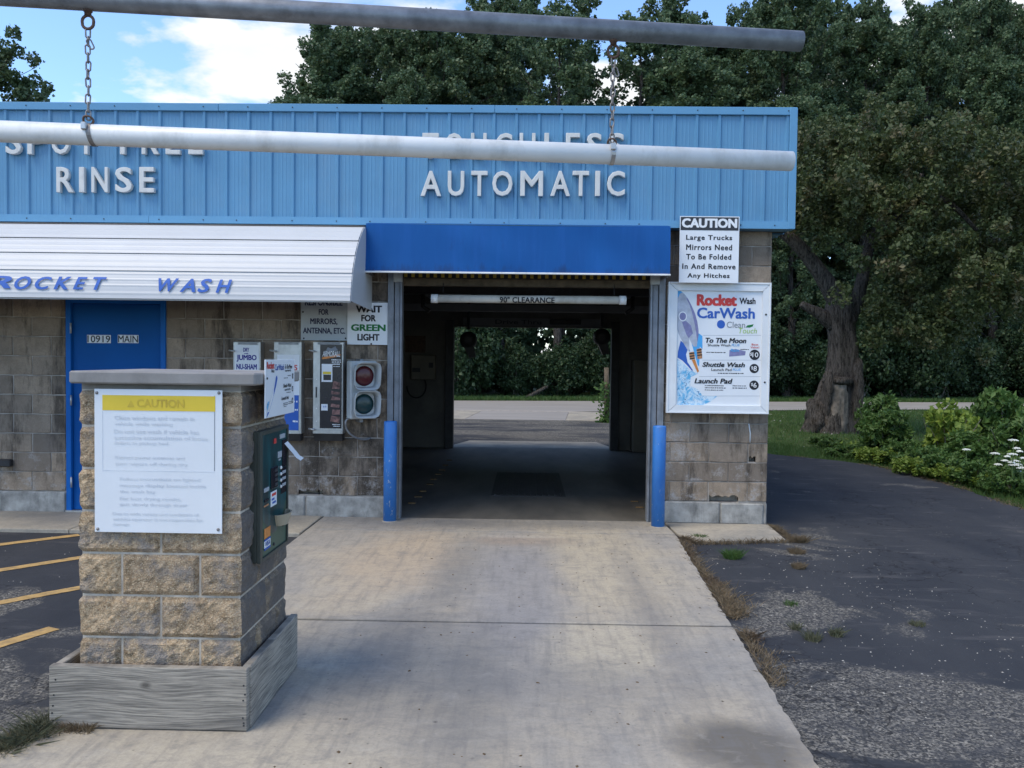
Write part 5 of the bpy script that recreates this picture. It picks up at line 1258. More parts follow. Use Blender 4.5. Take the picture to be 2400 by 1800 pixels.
# weathered plank frame round the pillar foot
fr = thing('plank_frame', 'weathered grey plank frame around the foot of the stone pillar', 'plank frame', (-1.68, -4.6, .03))
FX0, FX1, FY0, FY1, FZ0, FZ1 = -2.128, -1.226, -5.022, -4.225, .034, .315
MB().box(FX0, FY0, FZ0, FX1 - .006, FY0 + .038, FZ1, .004).part('plank', 'plank_x', fr)
MB().box(FX0 + .02, FY1 - .038, FZ0, FX1 - .04, FY1, FZ1 - .004, .004).part('plank', 'plank_x', fr)
MB().box(FX1 - .0385, FY0 + .0385, FZ0, FX1, FY1, FZ1 + .004, .004).part('plank', 'plank_y', fr)
MB().box(FX0 + .004, FY0 + .0385, FZ0, FX0 + .042, FY1 - .0385, FZ1 - .003, .004).part('plank', 'plank_y', fr)
for u, v in ((130, 1593), (126, 1629), (124, 1654), (122, 1671), (124, 1688), (571, 1607), (574, 1628), (570, 1642), (569, 1683), (571, 1695), (571, 1701), (565, 1713), (569, 1720)):
    p = oy(u, v, FY0)
    if FZ0 + .01 < p[2] < FZ1: MB().lathe([(.0045, 0.0), (.004, .0015)], (p[0], FY0, p[2]), 'y', 8).part('nail_head', 'dark_steel', fr)

# ================================================================== OVERHEAD CLEARANCE BAR
GZ, WZ = 3.05, 2.55
gA, gB = oz(0, -13, GZ), oz(1877, 97, GZ); wA, wB = oz(0, 308, WZ), oz(1855, 378, WZ)
gd = (gB - gA) / np.linalg.norm(gB - gA); wd = (wB - wA) / np.linalg.norm(wB - wA)
gL = gA - gd * 1.9; wL = wA - wd * 1.35
def pipe_shell(mb, a, b, r0, r1, n=32):
    d = (b - a) / np.linalg.norm(b - a); e = np.cross(d, (0, 0, 1)); e /= np.linalg.norm(e); f = np.cross(d, e); v = []
    for p, r in ((a, r0), (b, r0), (b, r1), (a, r1)):
        for k in range(n): an = 2 * math.pi * k / n; v.append(p + r * (math.cos(an) * e + math.sin(an) * f))
    mb.add(v, [(i * n + k, i * n + (k + 1) % n, ((i + 1) % 4) * n + (k + 1) % n, ((i + 1) % 4) * n + k) for i in range(4) for k in range(n)], True)
    for q in range(len(mb.sm) - 4 * n, len(mb.sm)):
        if ((q - (len(mb.sm) - 4 * n)) // n) % 2: mb.sm[q] = False
gp = thing('steel_arm', 'stained grey galvanised steel pipe arm high over the lane', 'pipe', tuple(gL))
mb = MB(); pipe_shell(mb, gL, gB, .0405, .0365); mb.part('pipe', 'galvanised', gp)
MB().tube([(gL[0], gL[1], -.03), (gL[0], gL[1], GZ + .10)], .057, 20).part('post', 'galvanised', gp)
MB().lathe([(.10, 0), (.10, .015)], (gL[0], gL[1], 0.0), 'z', 20).part('base_plate', 'galvanised', gp)
MB().box(gL[0] - .06, gL[1] - .07, GZ - .07, gL[0] + .075, gL[1] + .07, GZ + .07, .01).part('clamp', 'galvanised', gp)
wp = thing('white_bar', 'white plastic clearance pipe hanging on chains across the lane', 'clearance bar', tuple((wA + wB) / 2))
mb = MB(); pipe_shell(mb, wL, wB, .0400, .0345); mb.part('pipe', 'pvc_white', wp)
def link_proto(L, Wd, r, n=14, m=6):
    path = []
    for k in range(n):
        a = 2 * math.pi * k / n; x = (Wd / 2) * math.cos(a); z = (Wd / 2) * math.sin(a) + math.copysign((L - Wd) / 2, math.sin(a) + 1e-9)
        path.append(np.array([x, 0, z]))
    mb = MB(); v = []
    for i, p in enumerate(path):
        d = path[(i + 1) % n] - path[i - 1]; d /= np.linalg.norm(d); e = np.array([0, 1.0, 0]); f = np.cross(d, e)
        for k in range(m): an = 2 * math.pi * k / m; v.append(p + r * (math.cos(an) * e + math.sin(an) * f))
    mb.add(v, [(i * m + k, i * m + (k + 1) % m, ((i + 1) % n) * m + (k + 1) % m, ((i + 1) % n) * m + k) for i in range(n) for k in range(m)], True)
    return mb
LK = link_proto(.037, .0165, .0032).mesh('link'); LK.materials.append(MATS['chain_steel'])
EYE = link_proto(.050, .044, .0058, 18, 8).mesh('eye'); EYE.materials.append(MATS['rusty_steel'])
def hang_chain(u_top, label, rust):
    lo_, hi_ = -2.5, 3.5                       # the spot on the arm that the photograph shows above u_top
    for _ in range(40):
        s = (lo_ + hi_) / 2; top = gA + gd * s; top[2] = GZ - .040; d_ = top - CAM
        if 1200 + F_PX * d_.dot(RT) / d_.dot(FW) < u_top: lo_ = s
        else: hi_ = s
    s2 = np.dot(top - wA, wd); bot = wA + wd * s2; bot[2] = WZ + .040
    t = thing('chain', label, 'chain', tuple(top), 'chains carrying the white bar')
    MB().lathe([(.013, -.020), (.013, -.006), (.017, -.005), (.017, .004)], tuple(top), 'z', 8).part('nut', 'rusty_steel', t)
    e = link_mesh('eye_bolt', EYE, None, (0, 0, -.044), t); e.rotation_euler = (0, 0, 0)
    z = -.044 - .0205 - .010; total = top[2] - bot[2]; pitch = .0285
    n = int((total - .085 - .035) / pitch) + 1; pitch = (total - .085 - .028) / max(1, n - 1)
    for k in range(n):
        o = link_mesh('link', LK, None, (0.0012 * math.sin(k * 2.1), 0, -.085 - pitch * k), t); o.rotation_euler = (0, .06 * math.sin(k * 1.7), math.pi / 2 * (k % 2) + .25 + .12 * math.sin(k))
    o = link_mesh('link', LK, None, (.012, -.006, -.128), t); o.rotation_euler = (0.1, -.45, .3)
    # band clamp round the white bar
    c = wA + wd * s2; e1 = np.cross(wd, (0, 0, 1)); e1 /= np.linalg.norm(e1); e2 = np.array([0, 0, 1.0])
    mb = MB(); v = []; n = 24; tilt = -.18 if rust else 0.04
    for k in range(n):
        a = 2 * math.pi * k / n
        for off in (-.008, .008):
            for r in (.0405, .0430):
                p = c + r * (math.cos(a) * e1 + math.sin(a) * e2) + wd * (off + tilt * .04 * (math.sin(a) - 1)); v.append(p)
    f = []
    for k in range(n):
        j = (k + 1) % n
        for a, b in ((0, 1), (1, 3), (3, 2), (2, 0)): f.append((k * 4 + a, k * 4 + b, j * 4 + b, j * 4 + a))
    mb.add(v, f); mb.part('band_clamp', 'chain_steel' if rust else 'stainless', t)
    b = c - e1 * 0; fr_ = e1 if np.dot(e1, (0, -1, 0)) > 0 else -e1
    k0 = c + fr_ * .040 + e2 * .022 + wd * (-.004 if not rust else -.006)
    MB().box(k0[0] - .010, k0[1] - .010, k0[2] - .014, k0[0] + .010, k0[1] + .008, k0[2] + .014, .003).part('clamp_screw', 'stainless', t)
    ring = link_mesh('shackle', EYE, None, (0, 0, (bot[2] - top[2]) + .010), t); ring.scale = (.8, .8, .62); ring.rotation_euler = (.5, .3, .35)
hang_chain(206, 'brown steel chain on eye bolt over the pillar side of the lane', True)
hang_chain(1438, 'grey steel chain on eye bolt in front of the TOUCHLESS lettering', False)
hang_chain(-640, 'steel chain near the post of the steel arm', True)

# ================================================================== VEGETATION
def leaf_quads(C, size, rng, up=0.35, long=1.7, droop=0.0):
    n = len(C); a = rng.normal(size=(n, 3)); a[:, 2] += droop; a /= np.linalg.norm(a, axis=1)[:, None]
    nr = rng.normal(size=(n, 3)); nr[:, 2] += up * 2
    b = np.cross(nr, a); b /= (np.linalg.norm(b, axis=1)[:, None] + 1e-9); nn = np.cross(a, b)
    s = (size * rng.uniform(.45, 1.45, n))[:, None]
    L, Wd = a * s * .5 * long / 1.3, b * s * .5 / 1.3 * 1.2
    lift = nn * s * .10
    V = np.stack([C - L, C + Wd - L * .15 + lift, C + L, C - Wd - L * .15 + lift], 1).reshape(-1, 3)
    return V, np.arange(4 * n).reshape(n, 4)
def clump_points(cent, rad, per, rng, shell=.55):
    k = len(cent); d = rng.normal(size=(k, per, 3)); d /= np.linalg.norm(d, axis=2)[:, :, None]
    r = (shell + (1 - shell) * rng.random((k, per))) * rng.uniform(.35, 1.0, (k, per)) ** .5
    return (cent[:, None, :] + d * r[:, :, None] * np.asarray(rad).reshape(k, 1, -1)).reshape(-1, 3)
def limb(mb, p0, d, L, r0, r1, rng, bend=.18, n=5, sides=6, lift=.0):
    pts = [np.array(p0, float)]; d = np.array(d, float); d /= np.linalg.norm(d)
    for i in range(n):
        d = d + rng.normal(size=3) * bend * .5 + np.array([0, 0, lift]); d /= np.linalg.norm(d); pts.append(pts[-1] + d * L / n)
    mb.tube(pts, list(np.linspace(r0, r1, n + 1)), sides, False); return pts
def poplar_proto(seed, H=18.0, R=3.2, n_br=64, per=62, leaf=.24, base=.14):
    rng = np.random.default_rng(seed); mb = MB(); cent = []; rad = []
    tp = [np.array([0, 0, -0.1])]; x = np.zeros(2)
    for i in range(1, 10):
        x = x + rng.normal(size=2) * .10; tp.append(np.array([x[0], x[1], H * .96 * i / 9]))
    rr = [.23 * (1 - i / 9.0) ** .8 + .025 for i in range(10)]; rr[0] = .30
    mb.tube(tp, rr, 8, False)
    for k in range(n_br):
        f = base + (.97 - base) * ((k + rng.random()) / n_br); z = f * H; i = min(8, int(f / .96 * 9)); q = tp[i] + (tp[i + 1] - tp[i]) * ((f / .96 * 9) - i)
        an = k * 2.4 + rng.uniform(-.5, .5); env = R * (1.05 - .62 * (max(0, f - .55) / .45) ** 1.6) * (0.72 + .28 * min(1, f / .4))
        L = env * rng.uniform(.65, 1.15); up_ = rng.uniform(.45, 1.1)
        pts = limb(mb, q, (math.cos(an), math.sin(an), up_), L, .055 * (1.15 - f), .012, rng, .20, 4, 4, .03)
        for j in range(7):
            a = rng.uniform(.30, 1.05) * 4; i2 = min(3, int(a)); c = pts[i2] + (pts[i2 + 1] - pts[i2]) * (a - i2) + rng.normal(size=3) * .22
            cent.append(c); rad.append(rng.uniform(.20, .52))
    for j in range(10): cent.append(tp[-1] + rng.normal(size=3) * np.array([.35, .35, .6]) + np.array([0, 0, .2])); rad.append(rng.uniform(.25, .45))
    C = clump_points(np.array(cent), np.array(rad), per, rng)
    V, Fq = leaf_quads(C, leaf, rng, .3, 1.25)
    me = np_mesh('crown', V, Fq); me.materials.append(MATS['leaf_poplar'])
    tm = mb.mesh('trunk'); tm.materials.append(MATS['bark'])
    return tm, me, H
POP = [poplar_proto(1, 18, 3.5, 80, 130, .135), poplar_proto(2, 18, 3.0, 74, 130, .135), poplar_proto(3, 18, 4.0, 84, 130, .135)]
POP_HIGH = poplar_proto(9, 18, 3.4, 62, 140, .135, .40)
POP_SPARSE = poplar_proto(7, 18, 3.2, 40, 60, .165, .34)
def plant_tree(name, proto, x, y, h, label, cat, group, seed, wide=1.0):
    rg = random.Random(seed); o = thing(name, label, cat, (x, y, -.04), group)
    s = h / proto[2]; w = s ** .5 * wide; o.rotation_euler = (0, 0, rg.uniform(0, 6.28)); o.scale = (w, w, s)
    a = link_mesh('trunk', proto[0], None, (0, 0, 0), o); b = link_mesh('crown', proto[1], None, (0, 0, 0), o); return o
TOPU = [560, 640, 690, 730, 850, 930, 1000, 1090, 1180, 1300, 1450, 1530, 1600, 1740, 1790, 1900, 2000, 2060, 2200, 2400, 2700]
TOPV = [330, 265, 215, 110, 75, 95, 110, 60, 0, -15, 5, 40, 58, 52, 5, -30, 10, 60, 20, 0, -60]
def proj_u(x, y):
    d = np.array([x, y, 1.7]) - CAM; return 1200 + F_PX * d.dot(RT) / d.dot(FW), d.dot(FW)
rgt = random.Random(21); cnt = 0
spots = []
for row, (dy_, sp, x_from, x_to) in enumerate(((4.0, 3.6, -9.5, 30), (8.5, 3.8, -13, 33), (14.0, 4.4, -15, 38), (22.0, 5.5, -17, 46))):
    x = x_from
    while x < x_to:
        xx = x + rgt.uniform(-.8, .8); yy = far_road(xx) + dy_ + rgt.uniform(-1.2, 1.2); u, dep = proj_u(xx, yy)
        spots.append((row, xx, yy, u, dep)); x += sp
for u_, yy in ((790, 36.0), (905, 33.5), (690, 38.0), (960, 40.0)):
    xx = oy(u_, 840, yy)[0]; u, dep = proj_u(xx, yy); spots.append((1, xx, yy, u, dep))
for row, xx, yy, u, dep in spots:
    vt = float(np.interp(u, TOPU, TOPV)) + rgt.uniform(-10, 60) + (25 if row == 0 else 0)
    h = 1.72 + (845 - vt) / F_PX * dep
    gap = 1310 < u < 1565
    if u < 1010 and row == 3: continue
    if gap and row in (0, 1, 3): continue
    if 1235 < u < 1315 and row in (0, 1, 3): continue
    if row == 0: h *= rgt.uniform(.62, .95) if u > 1000 else rgt.uniform(.8, .95)
    pr_ = POP_SPARSE if gap else POP_HIGH if 1080 < u < 1460 else POP[cnt % 3]
    if gap: lab, grp = 'thin sparse poplar with sky showing through its crown, across the road', 'sparse poplars across the road'
    elif u < 1330: lab, grp = 'tall leafy poplar across the road rising behind the blue fascia', 'poplars rising behind the fascia'
    elif u < 1870: lab, grp = 'tall leafy poplar across the road behind the corner end of the fascia', 'poplars behind the corner end of the fascia'
    else: lab, grp = 'tall leafy poplar in the wood behind the old gnarled tree', 'poplars in the wood behind the old tree'
    plant_tree('poplar_tree', pr_, xx, yy, h, lab, 'tree', grp, cnt, rgt.uniform(.85, 1.15)); cnt += 1
p = oz(1310, 934)
plant_tree('poplar_tree', POP_SPARSE, p[0], p[1] + 2.0, 17.0, 'poplar with straight bare trunk seen through the wash bay', 'tree', None, 77, .95)
plant_tree('poplar_tree', POP_SPARSE, 5.4, far_road(5) + 5, 17.5, 'thin sparse poplar with sky showing through its crown, across the road', 'tree', 'sparse poplars across the road', 78, 1.2)

POP_THIN = poplar_proto(8, 18, 3.6, 46, 62, .30, .06)
for k_, (u_, dy_, h_) in enumerate(((1215, 6.0, 7.0), (1243, 9.0, 8.0), (1335, 5.0, 7.5), (1385, 10.0, 8.5), (1425, 6.0, 7.0), (1180, 4.5, 6.5))):
    yy = far_road(1) + dy_; xx = oy(u_, 840, yy)[0]
    plant_tree('slender_tree', POP_THIN, xx, yy, h_, 'small thin tree at the wood edge seen through the wash bay', 'tree', 'thin trees seen through the bay', 300 + k_, .75)
def bush_proto(seed, R, H, n, per, leaf, mat, long=1.5, stems=9, name='foliage'):
    rng = np.random.default_rng(seed); mb = MB()
    for k in range(stems):
        an = rng.uniform(0, 6.28); limb(mb, (rng.normal() * .1 * R, rng.normal() * .1 * R, -.03), (math.cos(an) * .5, math.sin(an) * .5, 1.3), H * rng.uniform(.6, .95), .012 * H + .004, .004, rng, .2, 4, 4)
    c = rng.normal(size=(n, 3)); c /= np.linalg.norm(c, axis=1)[:, None]; c *= (rng.uniform(.25, 1, n) ** .5)[:, None]
    cent = np.stack([c[:, 0] * R, c[:, 1] * R, H * .52 + c[:, 2] * H * .46], 1); cent[:, 2] = np.maximum(cent[:, 2], .05 * H)
    C = clump_points(cent, rng.uniform(.14, .28, n) * (R + H) / 2, per, rng); C[:, 2] = np.maximum(C[:, 2], .02)
    V, Fq = leaf_quads(C, leaf, rng, .6, long)
    me = np_mesh(name, V, Fq); me.materials.append(MATS[mat]); sm = mb.mesh('stems'); sm.materials.append(MATS['twig'])
    return sm, me
def plant_bush(name, proto, x, y, s, label, group, seed, cat='shrub', sz=1.0):
    o = thing(name, label, cat, (x, y, -.04), group); o.rotation_euler = (0, 0, random.Random(seed).uniform(0, 6.28)); o.scale = (s, s, s * sz)
    link_mesh('stems', proto[0], None, (0, 0, 0), o); link_mesh('foliage', proto[1], None, (0, 0, 0), o); return o
UND = [bush_proto(31, 1.7, 3.2, 120, 130, .12, 'leaf_under'), bush_proto(32, 1.5, 3.6, 120, 130, .12, 'leaf_under')]
k = 0
for row, (dy_, sp) in enumerate(((2.6, 2.1), (5.5, 2.4), (11.0, 3.0), (18.0, 3.6))):
    x = -7.0
    while x < 34:
        xx = x + rgt.uniform(-.5, .5); yy = far_road(xx) + dy_ + rgt.uniform(-.5, .5)
        ub, _ = proj_u(xx, yy); low_ = .72 / (1 + .28 * row) if 1185 < ub < 1440 else 1.0
        plant_bush('understory_bush', UND[k % 2], xx, yy, low_ * rgt.uniform(.75, 1.1) * (1 + .28 * row), *(('dark undergrowth bush at the wood edge framed by the bay exit', 'undergrowth framed by the bay exit') if 1060 < ub < 1430 else ('dark undergrowth bush along the wood behind the old gnarled tree', 'undergrowth behind the old tree') if ub > 1790 else ('dark undergrowth bush across the road straight behind the car wash', 'undergrowth behind the car wash')), k, sz=rgt.uniform(.9, 1.3)); k += 1; x += sp * (1 + .25 * row)

# old tree with hollow trunk
OY = 12.4
def P(u, v, dy_=0.0): return oy(u, v, OY + dy_)
b0 = oz(1952, 1010, -.04)
oak = thing('old_tree', 'old gnarled tree with thick leaning trunk and hollow base on the grass', 'tree', (float(b0[0]), OY, -.04))
rng = np.random.default_rng(5); mb = MB()
def rough_tube(mb, pts, rad, n=22, amp=.07, seed=0):
    pts = smooth_line(pts, 6); m = len(pts); rad = np.interp(np.linspace(0, 1, m), np.linspace(0, 1, len(rad)), rad)
    k0 = len(mb.v); mb.tube(pts, list(rad), n, True)
    V = np.array(mb.v[k0:]); cen = np.repeat(np.array(pts), n, 0); d = V - cen
    ang = np.tile(np.arange(n), m); rid = 1 + amp * np.sin(ang * 2 * math.pi / n * 5 + V[:, 2] * .8) + amp * 1.6 * (vnoise(V * np.array([3.2, 3.2, 1.1]) + seed) - .5) + amp * (vnoise(V * np.array([9, 9, 2.5]) + seed) - .5)
    mb.v[k0:] = [tuple(q) for q in cen + d * rid[:, None]]
rough_tube(mb, [P(1945, 1022), P(1950, 985), P(1962, 930), P(1974, 880), P(1976, 820), P(1972, 770), P(1968, 725), P(1972, 690)], [.70, .58, .45, .38, .335, .32, .325, .25], 30, .13)
rough_tube(mb, [P(1985, 760), P(1962, 700), P(1925, 645), P(1880, 585), P(1838, 548), P(1795, 528)], [.28, .25, .19, .165, .14, .10], 16, .10, 3)
rough_tube(mb, [P(1955, 760), P(1925, 738), P(1895, 722), P(1878, 712)], [.20, .15, .11, .08], 12, .10, 5)
rough_tube(mb, [P(1980, 770), P(2005, 715), P(2022, 650), P(2040, 570, .6), P(2090, 480, 1.0), P(2160, 410, 1.2)], [.20, .17, .14, .12, .09, .06], 14, .08, 7)
rough_tube(mb, [P(2040, 570, .6), P(2110, 500, -.4), P(2180, 465, -.8), P(2230, 480, -1), P(2290, 540, -1)], [.14, .11, .09, .07, .04], 8, .05, 8)
mb.part('trunk', 'bark', oak)
# exposed heartwood plate and burrs round the hollow
def burl(px, rw, rh, dpt, mat, name, seed, dyo, rag=.55, freq=(5, 5, 1.6)):
    c = P(px[0], px[1], dyo); mb = MB(); n, m = 30, 26; v = []
    for j in range(m + 1):
        a = math.pi * j / m; sq = max(0.0, math.sin(a)) ** .45
        for i in range(n):
            b = 2 * math.pi * i / n; v.append((c[0] + rw * sq * math.cos(b), c[1] + dpt * sq * math.sin(b), c[2] + rh * math.cos(a)))
    v = np.array([[float(w) for w in q] for q in v]); d = (v - c) * np.array([1, 1, .35]); fq = np.array(freq)
    k = rag * (vnoise(v * fq + seed) - .5) + rag * .6 * (vnoise(v * fq * 2.3 + seed) - .5) + rag * .35 * (vnoise(v * fq * 5 + seed) - .5)
    v = v + d * k[:, None]
    mb.add(v, [(j * n + i, j * n + (i + 1) % n, (j + 1) * n + (i + 1) % n, (j + 1) * n + i) for j in range(m) for i in range(n)], True); mb.part(name, mat, oak)
burl((1966, 955), .21, .58, .16, 'heartwood', 'heartwood', 2, -.44, .75, (8, 8, 1.5))
burl((1915, 980), .24, .42, .30, 'bark', 'root_burl', 4, -.14, 1.1)
burl((2004, 925), .17, .95, .34, 'bark', 'bark_rib', 6, -.22, .5)
burl((1966, 892), .33, .10, .26, 'bark', 'bark_lip', 9, -.36, .5)
burl((1938, 925), .10, .55, .30, 'bark', 'bark_rib', 12, -.34, .5)
lob = [(1900, 360), (1985, 315), (2070, 300), (2150, 345), (2250, 350), (2340, 390), (2420, 400), (1895, 450), (1975, 420), (2060, 400), (2140, 450), (2230, 440), (2320, 480), (2410, 500), (1890, 505), (1960, 500), (2050, 500), (2130, 540), (2210, 540), (2300, 580), (2390, 610), (2090, 620), (2190, 640), (2290, 660), (2380, 700), (2075, 690), (2140, 715), (2200, 745), (2235, 790), (2130, 760), (2460, 560), (2470, 450)]
cent, rad = [], []
for i, (u, v) in enumerate(lob):
    for q in range(3):
        dd = rng.uniform(-2.4, 3.0) if q else rng.uniform(-2.6, -.6)
        c = oy(u + rng.uniform(-30, 30), v + rng.uniform(-25, 25), OY + dd)
        for s in range(6): cent.append(c + rng.normal(size=3) * np.array([.40, .40, .28])); rad.append(rng.uniform(.22, .42))
C = clump_points(np.array(cent), np.array(rad), 150, rng); V, Fq = leaf_quads(C, .078, rng, .5, 1.7)
og = ORG[oak.name]; V = V - np.array(og)
me = np_mesh('crown', V, Fq); me.materials.append(MATS['leaf_oak']); o = link_mesh('crown', me, None, (0, 0, 0), oak)
# tree behind the roof on the far left
OAKP = poplar_proto(15, 14, 4.6, 54, 130, .14, .25)
plant_tree('broad_tree', OAKP, -22.0, 24.0, 13.4, 'dark broad tree rising behind the roof past the SPOT FREE lettering', 'tree', None, 3, 1.0)
# wooden post with vine behind the bay
p = oz(1422, 990)
t = thing('wooden_post', 'weathered wooden post overgrown with vine behind the bay exit', 'post', (p[0], p[1], -.04))
MB().tube([(p[0], p[1], -.04), (p[0] - .01, p[1], .8), (p[0] - .03, p[1], 1.5)], [.075, .07, .065], 8).part('post', 'old_timber', t)
C = np.array([p[0], p[1], 0]) + np.stack([rng.normal(size=700) * .11, rng.normal(size=700) * .11, rng.uniform(0, 1, 700) ** 1.5 * 1.1], 1); V, Fq = leaf_quads(C - np.array(ORG[t.name]), .07, rng)
me = np_mesh('vine', V, Fq); me.materials.append(MATS['leaf_shrub']); link_mesh('vine', me, None, (0, 0, 0), t)
a, b = oz(1232, 936), oz(1290, 934)
MB().tube([(a[0], a[1] + .5, 0.02), (a[0] + .9, a[1] + 1.0, .5), (b[0] + .3, b[1] + 1.6, 1.05)], [.09, .075, .05], 7).own('fallen_limb', 'bark', 'bare fallen limb leaning at the edge of the wood behind the road', 'branch', None, (a[0], a[1], 0))

# weeds and saplings beside the curved drive
WEED = bush_proto(41, .42, 1.0, 60, 60, .055, 'leaf_shrub', 2.6, 14)
LOW = bush_proto(42, .55, .55, 60, 60, .055, 'leaf_shrub', 1.5, 10)
MAPLE = bush_proto(43, .40, .95, 46, 30, .10, 'leaf_bright', 1.15, 8)
LOWB = bush_proto(44, .5, .5, 50, 50, .06, 'leaf_bright', 1.4, 10)
k = 0
for u, v, s, pr_, sz_, lab, grp in (
        (2058, 1062, .9, WEED, 1.3, 'tall green weed clump growing in front of the hollow trunk', None),
        (2075, 1070, .95, WEED, .95, 'green leafy weed clump in the bed beside the curved drive', 'weed clumps beside the curved drive'),
        (2120, 1085, .75, LOW, 1.0, 'low green bush in the bed beside the curved drive', 'low bushes beside the curved drive'),
        (2225, 1092, 1.0, MAPLE, 1.15, 'bright yellow-green sapling with large leaves beside the curved drive', None),
        (2330, 1085, 1.05, WEED, 1.28, 'tallest dark green weed standing right behind the bright sapling', None),
        (2270, 1105, .85, WEED, .8, 'green leafy weed clump in the bed beside the curved drive', 'weed clumps beside the curved drive'),
        (2390, 1110, .95, WEED, 1.0, 'green leafy weed clump in the bed beside the curved drive', 'weed clumps beside the curved drive'),
        (2170, 1105, .85, LOW, .9, 'low green bush in the bed beside the curved drive', 'low bushes beside the curved drive'),
        (1985, 1068, .7, LOW, .6, 'low green bush in the bed beside the curved drive', 'low bushes beside the curved drive'),
        (2055, 1082, .8, LOWB, .7, 'low yellow-green bush in the bed beside the curved drive', 'low yellow-green bushes beside the drive'),
        (2150, 1112, .8, LOWB, .75, 'low yellow-green bush in the bed beside the curved drive', 'low yellow-green bushes beside the drive'),
        (2240, 1128, .8, LOWB, .7, 'low yellow-green bush in the bed beside the curved drive', 'low yellow-green bushes beside the drive'),
        (2215, 1118, .8, LOW, .9, 'low green bush in the bed beside the curved drive', 'low bushes beside the curved drive'),
        (2310, 1138, .8, LOW, .9, 'low green bush in the bed beside the curved drive', 'low bushes beside the curved drive'),
        (2370, 1155, .7, LOW, .9, 'low green bush in the bed beside the curved drive', 'low bushes beside the curved drive'),
        (2340, 1145, .6, LOWB, .8, 'low yellow-green bush in the bed beside the curved drive', 'low yellow-green bushes beside the drive'),
        (2420, 1150, .9, LOW, 1.0, 'low green bush in the bed beside the curved drive', 'low bushes beside the curved drive'),
        (2440, 1110, 1.0, WEED, 1.0, 'green leafy weed clump in the bed beside the curved drive', 'weed clumps beside the curved drive'),
        (1935, 1046, .6, LOW, .7, 'low green bush in the bed beside the curved drive', 'low bushes beside the curved drive')):
    p = oz(u, v); plant_bush('weed_clump' if pr_ is WEED else 'sapling' if pr_ is MAPLE else 'low_bush', pr_, p[0], p[1], s, lab, grp, k + 500, 'sapling' if pr_ is MAPLE else 'shrub', sz_); k += 1
rgf = random.Random(8); FL = []
for (u, v) in ((2375, 1032), (2383, 1051), (2390, 1058), (2361, 1070), (2373, 1065), (2356, 1080), (2340, 1089), (2371, 1084), (2380, 1081), (2376, 1090), (2386, 1089), (2395, 1097), (2397, 1074), (2265, 1054), (2388, 1105), (2332, 1063)):
    yy = 1.2
    while oy(u, v, yy)[0] < np.interp(yy, [q_[1] for q_ in EDGE], [q_[0] for q_ in EDGE]) + .35 and yy < 6: yy += .15
    yy += rgf.uniform(0, .5); p = oy(u, v, yy); t = thing('wild_carrot', 'white flat-topped wild carrot flower on thin stem beside the drive', 'flower', (p[0], yy, -.04), 'white wild carrot flowers')
    MB().tube([(p[0] + .03, yy, -.04), (p[0] + .01, yy, p[2] * .5), (p[0], yy, p[2])], .005, 5).part('stem', 'stem_green', t)
    mb = MB(); R_ = rgf.uniform(.028, .055)
    for q in range(34):
        a, r = q * 2.4, R_ * math.sqrt((q + .5) / 26); h = .010 - .012 * (r / R_) ** 2 + rgf.uniform(-.003, .003)
        mb.lathe([(.004, -.004), (.010, .003), (.006, .007)], (p[0] + r * math.cos(a), yy + r * math.sin(a), p[2] + h), 'z', 5)
    mb.part('flower_head', 'flower_white', t)

# grass
def blades(C, h, w, rng, lean=.35):
    n = len(C); an = rng.uniform(0, 6.28, n); H = h * rng.uniform(.5, 1.2, n); dirv = np.stack([np.cos(an), np.sin(an), np.zeros(n)], 1)
    ln = rng.normal(size=(n, 3)) * lean; ln[:, 2] = 0; tip = C + np.stack([np.zeros(n), np.zeros(n), H], 1) + ln * H[:, None]
    mid = C + (tip - C) * .55 - ln * H[:, None] * .15
    V = np.stack([C - dirv * w * .5, C + dirv * w * .5, mid + dirv * w * .4, tip, mid - dirv * w * .4], 1).reshape(-1, 3)
    return V, np.arange(5 * n).reshape(n, 5)
def stuff(name, V, Fq, mat, label=None, cat=None):
    me = np_mesh(name, V, Fq); o = link_mesh(name, me, mat); o['kind'] = 'stuff'
    if label: tag(o, label, cat)
    return o
rng = np.random.default_rng(77); E_ = np.array(EDGE)
seg = np.diff(E_, axis=0); Ls = np.linalg.norm(seg, axis=1); cum = np.concatenate([[0], np.cumsum(Ls)])
def along(n):
    s = rng.uniform(0, cum[-1], n); i = np.clip(np.searchsorted(cum, s) - 1, 0, len(seg) - 1); p = E_[i] + seg[i] * ((s - cum[i]) / Ls[i])[:, None]
    nrm = np.stack([seg[i][:, 1], -seg[i][:, 0]], 1) / Ls[i][:, None]; return p, nrm
p1, n1 = along(46000); off = rng.random(46000) ** 1.3 * 1.9 + .0
C1 = p1 + n1 * off[:, None]; C1 = np.concatenate([C1, np.full((len(C1), 1), -.045)], 1)
V1, F1 = blades(C1, .085, .007, rng)
n2 = 60000; X2 = rng.uniform(2.6, 22, n2); Y2 = rng.uniform(4, 29, n2)
ex = np.interp(Y2, [p[1] for p in EDGE], [p[0] for p in EDGE], right=2.6)
ok = (X2 > ex + .3) & (Y2 < 18.3 + .30 * X2 - .05); C2 = np.stack([X2, Y2, np.full(n2, -.045)], 1)[ok]
V2, F2 = blades(C2, .10, .014, rng)
n3 = 26000; X3 = rng.uniform(-9, 32, n3); Y3 = 25.25 + .19 * X3 + rng.random(n3) ** 1.5 * 3.2 + .02; C3 = np.stack([X3, Y3, np.full(n3, -.045)], 1)
V3, F3 = blades(C3, .20, .03, rng)
stuff('grass', np.concatenate([V1, V2, V3]), np.concatenate([F1, F2 + len(V1), F3 + len(V1) + len(V2)]), 'grass_green')
